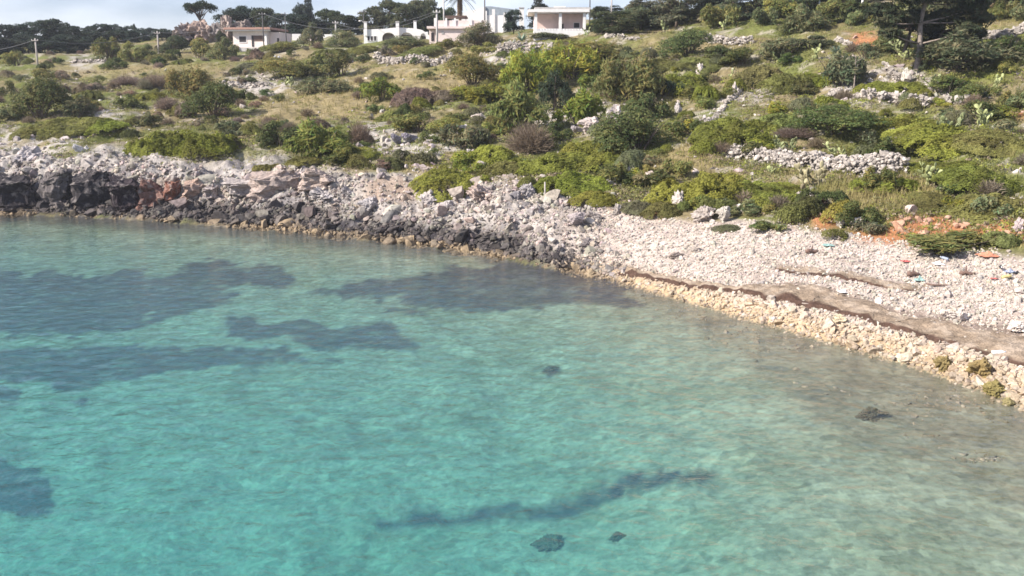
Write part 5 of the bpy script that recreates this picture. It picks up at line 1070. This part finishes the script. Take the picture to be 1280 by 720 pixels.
# tall white stack
h = House("white_chimney", 652, 30, 140, "tall plain white chimney stack beside the porch house"); h.root['category'] = "chimney"
h.part("shaft", MAT_WHITE, [(649, 655, 11, 30, 0, .7)], low=5); h.part("cap", MAT_CONC, [(648.4, 655.6, 9.8, 10.95, -.08, .78)])
m_ = h
# porch house
h = House("porch_house", 668, 46, 106, "flat roofed pale house with an open porch on white columns", rz=0, ref=(700, 47.5)); DQ = h.D; print("HOUSED", DC, DW, DA, DP, DQ)
h.part("base", MAT_WHITE, [(667, 737, 38.5, 46, -.25, 2.4)], low=.5)
h.part("wall", MAT_PINK_SHADE, [(668.5, 734, 17, 38.45, 2.1, 2.4)]);  # pink tone holds the porch shade on this pale back wall
h.part("side_wall", MAT_PALEPINK_SHADE, [(730.6, 734, 17, 46, 2.45, 7.0), (668.5, 670, 17, 38.4, 2.45, 7.0)], low=1.6)  # pinker side walls: the shade away from the sun is painted in
for a, b in [(668, 671.4), (698.4, 702), (728.4, 731.8)]:
    h.part("column", MAT_WHITE, [(a, b, 16.6, 38.4, -.2, .15)])
r_ = h.part("roof", MAT_WHITE, [(660, 736, 13.2, 16.5, -.5, 7.4)]); h.part("roof_slab", MAT_CONC, [(668, 738, 10.6, 13.15, -.3, 7.5)], r_); h.part("roof_vent", MAT_WHITE, [(693, 707, 8.4, 10.55, 1.0, 3.0)], r_)
h.window(718.5, 725.5, 28, 34, 2.1, fr=.4); h.part("door", MAT_DARK, [(702.6, 705.4, 29, 38.3, 2.05, 2.097)])
bl = h.part("balustrade", MAT_WHITE, [(671.5, 698.3, 36.2, 38.4, -.15, .0), (702.1, 728.3, 36.4, 38.4, -.15, .0)])
for k in range(16):
    a = 672.5 + k * 3.6
    if not 697 < a < 702.5: h.part("baluster", MAT_WHITE, [(a, a + .9, 36.25, 38.3, -.22, -.153)], bl)
# ------------------------------------------------------------------ utility poles and cables
POLE = {}
def pole(px, py, top, mt, lab, D=None, rad=.11, arm=True, name="utility_pole"):
    p = at(px, py) if D is None else Vector(pt(px, py, D))
    if D is not None: p.z = float(ground_h(np.array([p.x]), np.array([p.y]))[0])
    m = mpp(p); foot = project(p.x, p.y, p.z)[1]; H_ = (foot - top) * m
    root = empty(name, p, lab, "pole"); mb = MB(); mb.tube([(0, 0, -.5), (0, 0, H_ * .5), (0, 0, H_)], [rad, rad * .88, rad * .75], 8); mb.build("shaft", mt, root, True)
    if arm:
        mb = MB(); mb.box(-.45, .45, -.05 - rad, -rad * .7, H_ - .35, H_ - .25); a = mb.build("crossarm", mt, root)
        for x in (-.4, .4): b = MB(); b.lathe([(.035, 0), (.05, .06), (.03, .14)], 8, (x, -.05 - rad * .8, H_ - .25)); b.build("insulator", MAT_WHITE, a, True)
    POLE[lab] = (p, H_); return p + Vector((0, 0, H_ - .15))
pa = pole(47.5, 84, 49, MAT_WOODPOLE, "wooden utility pole standing alone on the slope under the far trees", rad=.13)
pb = pole(198.5, 66, 40, MAT_WOODPOLE, "pale utility pole in front of the thin ridge row of trees", rad=.14)
pc = pole(330, 60, 17, MAT_DARKPOLE, "thin dark utility pole in front of the cream cottage", DC - 4, .09)
pd = pole(358, 56, 17, MAT_DARKPOLE, "thin dark utility pole beside the cottage side wall", DC - 1, .09)
pe = pole(420.5, 56, 27, MAT_CONC, "pale concrete utility pole at the end of the long garden wall", DW - 4, .15)
pf = pole(455, 40, 14, MAT_DARKPOLE, "thin dark lamp pole behind the first chimney of the arched house", DA + 10, .09)
pg = pole(546.5, 56, 14, MAT_CONC, "pale concrete utility pole between the arched house and the pink terrace house", DP - 4, .15)
ph = pole(555, 30, -8, MAT_CONC, "tall grey pole behind the awning of the pink terrace house", DP + 20, .14)
pi = pole(606, 32, -8, MAT_DARKPOLE, "tall dark mast in front of the gabled building", DP + 9, .11)
pj = pole(737, 30, -8, MAT_DARKPOLE, "dark pole rising behind the roof of the porch house", DQ + 10, .09)
pk = pole(764, 30, -6, MAT_WOODPOLE, "grey wooden pole beside the porch house trees", DQ + 4, .10)
pole(1023, 20, -8, MAT_WHITE, "white pole among the eucalyptus trees", 104, .12, False); pole(1077, 18, -8, MAT_WHITE, "short white pole end among the brownish trees", 104, .12, False)
def lamp():
    root = bpy.data.objects
lp = pt(450, 26, DA + 9.8)
m = MB(); m.tube([(0.55, 0, -.3), (.2, 0, .05), (0, 0, 0)], .03, 6); m.lathe([(.05, .08), (.16, 0), (.17, -.08), (.05, -.12)], 10, (-.05, 0, 0)); tag(m.build("street_lamp", MAT_WHITE, None, True, loc=lp), "small white street lamp head on the thin lamp pole", "lamp")
def cable(a, b, sag, lab, dz=0, rad=.022):
    m = MB(); n = 22; a, b = a + Vector((0, 0, dz)), b + Vector((0, 0, dz)); m.tube([tuple(a.lerp(b, k / n) - a - Vector((0, 0, sag * 4 * (k / n) * (1 - k / n)))) for k in range(n + 1)], rad, 5)
    return tag(m.build("power_cable", MAT_WIRE, None, loc=a), lab, "cable")
cable(Vector(pt(-60, 62, 150)), pa, .8, "cable coming into the lone wooden utility pole from the sea side", rad=.03); cable(pa, pb, 1.0, "cable from the lone wooden pole to the pale pole on the ridge", rad=.03)
cable(pb, pc, 1.0, "cable from the pale ridge pole to the thin pole by the cottage"); cable(pc, pd, .3, "short cable between the two thin dark poles at the cottage"); cable(pc, pg, 2.2, "long sagging upper cable from the cottage pole to the pole between the houses")
cable(pe, pg, 1.4, "sagging cable from the concrete garden wall pole to the pole between the houses", -.2); cable(pd, pe, .8, "cable from the cottage side wall pole to the concrete garden wall pole")
# palm behind the terrace house
def palm():
    q = pt(575, 22, DP + 11); q[2] = float(ground_h(np.array([q[0]]), np.array([DP + 11.]))[0]); m_ = mpp(Vector(q)); foot = project(*q)[1]; H_ = (foot + 2) * m_; root = empty("palm_tree", q, "palm with a shaggy brown trunk skirt behind the pink terrace house", "tree")
    mb = MB(); mb.tube([(0, 0, -.4), (0, 0, H_ * .5), (0, 0, H_)], [.2, .17, .16], 9); mb.build("trunk", MAT_PALM, root, True)
    r = np.random.default_rng(3); Vs, k = [], 0; V = []
    for i in range(260):
        a = r.uniform(0, 6.28); z = H_ - r.uniform(0, 2.4); rr = r.uniform(.18, .38); s = Vector((-math.sin(a), math.cos(a), 0)) * .06; c = Vector((math.cos(a) * rr, math.sin(a) * rr, z)); V += [tuple(c - s), tuple(c + s), tuple(c * 1 + Vector((math.cos(a) * .12, math.sin(a) * .12, -.8)))]
    link("skirt", mesh_np("skirt", np.array(V), np.arange(len(V)).reshape(-1, 3), MAT_PALM), root)
    V = []
    for i in range(46):
        a = r.uniform(0, 6.28); e = r.uniform(-.5, 1.3); d = Vector((math.cos(a) * math.cos(e), math.sin(a) * math.cos(e), math.sin(e)))
        for j in range(14):
            t = j / 13; c = Vector((0, 0, H_)) + d * 2.0 * t + Vector((0, 0, -1.1 * t * t)); s = d.cross(Vector((0, 0, 1))).normalized()
            for g_ in (-1, 1): V += [tuple(c), tuple(c + d * .12), tuple(c + s * g_ * .5 * (1 - .6 * t) + d * .35 - Vector((0, 0, .12)))]
    f = link("frond", mesh_np("frond", np.array(V), np.arange(len(V)).reshape(-1, 3), MAT_LEAF, np.ones((len(V), 3))), root); f.color = (.05, .065, .035, 1)
palm()
# ------------------------------------------------------------------ small things on the beach
MAT_ORANGE = simple("orange_plastic", (.58, .24, .15), .6, 3, .8, 1.1, .2); MAT_TEAL = simple("teal_plastic", (.28, .42, .39), .5, 3, .8, 1.1, .2); MAT_BLUE = simple("blue_plastic", (.30, .34, .46), .5, 3, .8, 1.1, .2)
MAT_REDP = simple("red_plastic", (.50, .13, .12), .5, 3, .8, 1.1, .1); MAT_YEL = simple("yellow_plastic", (.55, .46, .22), .5, 3, .85, 1.1, .1); MAT_WHP = simple("white_plastic", (.78, .78, .80), .4, 3, .9, 1.05, .05); MAT_BLK = simple("black_plastic", (.04, .04, .045), .5, 3, .8, 1.2, .1); MAT_DRIFT = simple("driftwood", (.17, .11, .09), .9, 7, .7, 1.25, .4)
def sheet(px, py, w, h, mt, lab, name, cat):
    p = at(px, py); m = mpp(p); n = 18; g = np.linspace(-1, 1, n); A, B = np.meshgrid(g, g); s = px; e = 1 - .25 * np.abs(noise(A * 2 + s, B * 2)); x, y = A * w * m * .5 * e, B * w * m * .4 * e
    z = h * m * .55 * (.5 + fbm(A * 1.7 + s, B * 1.7, o=3) * .7) * np.clip(1.15 - np.maximum(abs(A), abs(B)), 0, 1) + .04; i = np.arange(n * n).reshape(n, n); Q = np.stack([i[:-1, :-1], i[:-1, 1:], i[1:, 1:], i[1:, :-1]], -1).reshape(-1, 4)
    o = link(name, mesh_np(name, np.stack([x, y, z], -1).reshape(-1, 3), Q, mt), loc=p + Vector((0, .1, .05))); sm = o.modifiers.new("thick", 'SOLIDIFY'); sm.thickness = .02; return tag(o, lab, cat)
def bottle(px, py, L, mt, lab, cap=MAT_BLUE):
    p = at(px, py); root = empty("plastic_bottle", p + Vector((0, 0, .12)), lab, "bottle", rz=px); root.rotation_euler = (R(82), 0, px); m = MB(); r_ = L * .16; m.lathe([(r_ * .9, 0), (r_, .04 * L), (r_, .35 * L), (r_ * .9, .42 * L), (r_, .5 * L), (r_, .68 * L), (r_ * .4, .88 * L), (r_ * .35, .94 * L)], 12); m.build("body", mt, root, True); m = MB(); m.lathe([(r_ * .42, .942 * L), (r_ * .42, L)], 10); m.build("cap", cap, root)
def drift(px, py, w, lab, ang=0, mt=None, th=.05):
    p = at(px, py); m = mpp(p); L = w * m; r = np.random.default_rng(int(px)); mb = MB(); ca, sa = math.cos(R(ang)), math.sin(R(ang)); q = [Vector((ca * L * (t - .5), sa * L * (t - .5) + r.normal(0, .04), th + .03 + r.normal(0, .02))) for t in np.linspace(0, 1, 6)]; mb.tube(q, [th, th * 1.1, th, th * .85, th * .7, th * .4], 7); mb.tube([q[2], q[2] + Vector((.1, .18, .12)), q[2] + Vector((.16, .3, .2))], [th * .6, th * .4, th * .2], 6); return tag(mb.build("driftwood", mt or MAT_DRIFT, None, True, loc=p), lab, "driftwood")
sheet(1236, 322, 26, 10, MAT_ORANGE, "crumpled orange tarpaulin at the upper edge of the beach grass", "tarpaulin", "tarpaulin"); sheet(1150, 354, 13, 8, MAT_TEAL, "crumpled teal plastic sheet on the pebbles", "plastic_sheet", "litter"); sheet(1264, 343, 13, 8, MAT_BLUE, "bluish plastic bag among the litter on the pebbles", "plastic_bag", "litter"); sheet(1036, 310, 15, 5, MAT_TEAL, "thin pale teal net lying at the grass edge of the beach", "fishing_net", "litter")
sheet(1272, 345, 8, 7, MAT_BLK, "black plastic bag next to the bluish one", "plastic_bag", "litter"); sheet(1054, 368, 11, 6, MAT_WHP, "white plastic bag on the brown seaweed strip", "plastic_bag", "litter"); sheet(1133, 330, 11, 5, MAT_REDP, "red plastic scrap on the pebbles", "plastic_scrap", "litter"); sheet(1174, 334, 14, 6, MAT_WHP, "white plastic sheet near the red scrap", "plastic_sheet", "litter"); sheet(1243, 352, 10, 6, MAT_REDP, "faded red plastic scrap beside the yellow bottle", "plastic_scrap", "litter")
bottle(1252, 351, .45, MAT_YEL, "yellow plastic bottle among the litter on the pebbles"); bottle(1239, 446, .42, MAT_WHP, "white plastic bottle lying on the seaweed edge"); bottle(1250, 338, .4, MAT_BLK, "dark plastic bottle by the bluish bag", MAT_WHP); bottle(1185, 328, .38, MAT_BLUE, "blue plastic bottle close to the white sheet", MAT_WHP)
drift(1015, 317, 16, "reddish driftwood log at the upper pebbles near the pale net", 10, th=.09); drift(1142, 347, 17, "dark driftwood log beside the teal sheet", 5, th=.10); drift(1176, 359, 34, "long thin driftwood stick on the pebbles", -8, th=.035); drift(1209, 345, 18, "short dark driftwood piece towards the bluish bag", -15, th=.08); drift(1018, 384, 30, "slender pale stick on the seaweed edge", -20, MAT_PALE_BARK, .03)
p = at(681, 252); m = MB(); m.tube([(0, 0, -.3), (0.01, 0, .55), (0, 0, 1.15)], [.055, .05, .045], 8); tag(m.build("wooden_post", MAT_WOODPOLE, None, True, loc=p), "weathered upright wooden post among the beach stones", "post")
# ------------------------------------------------------------------ air
def haze():
    m = MB(); m.box(-300, 300, -60, 280, -9, 48); mt = bpy.data.materials.new("haze"); mt.use_nodes = True; t = mt.node_tree; t.nodes.clear(); o = t.nodes.new("ShaderNodeOutputMaterial"); v = t.nodes.new("ShaderNodeVolumePrincipled")
    v.inputs['Density'].default_value = HAZE; v.inputs['Color'].default_value = (.86, .90, 1.0, 1); v.inputs['Anisotropy'].default_value = 0.2; t.links.new(v.outputs[0], o.inputs['Volume'])
    tag(m.build("haze", mt), kind='stuff')
HAZE = 0.0003
haze()
for o in COL.objects:
    if o.parent is None and o.type in ('MESH', 'EMPTY') and 'category' in o and 'kind' not in o: o['kind'] = 'thing'
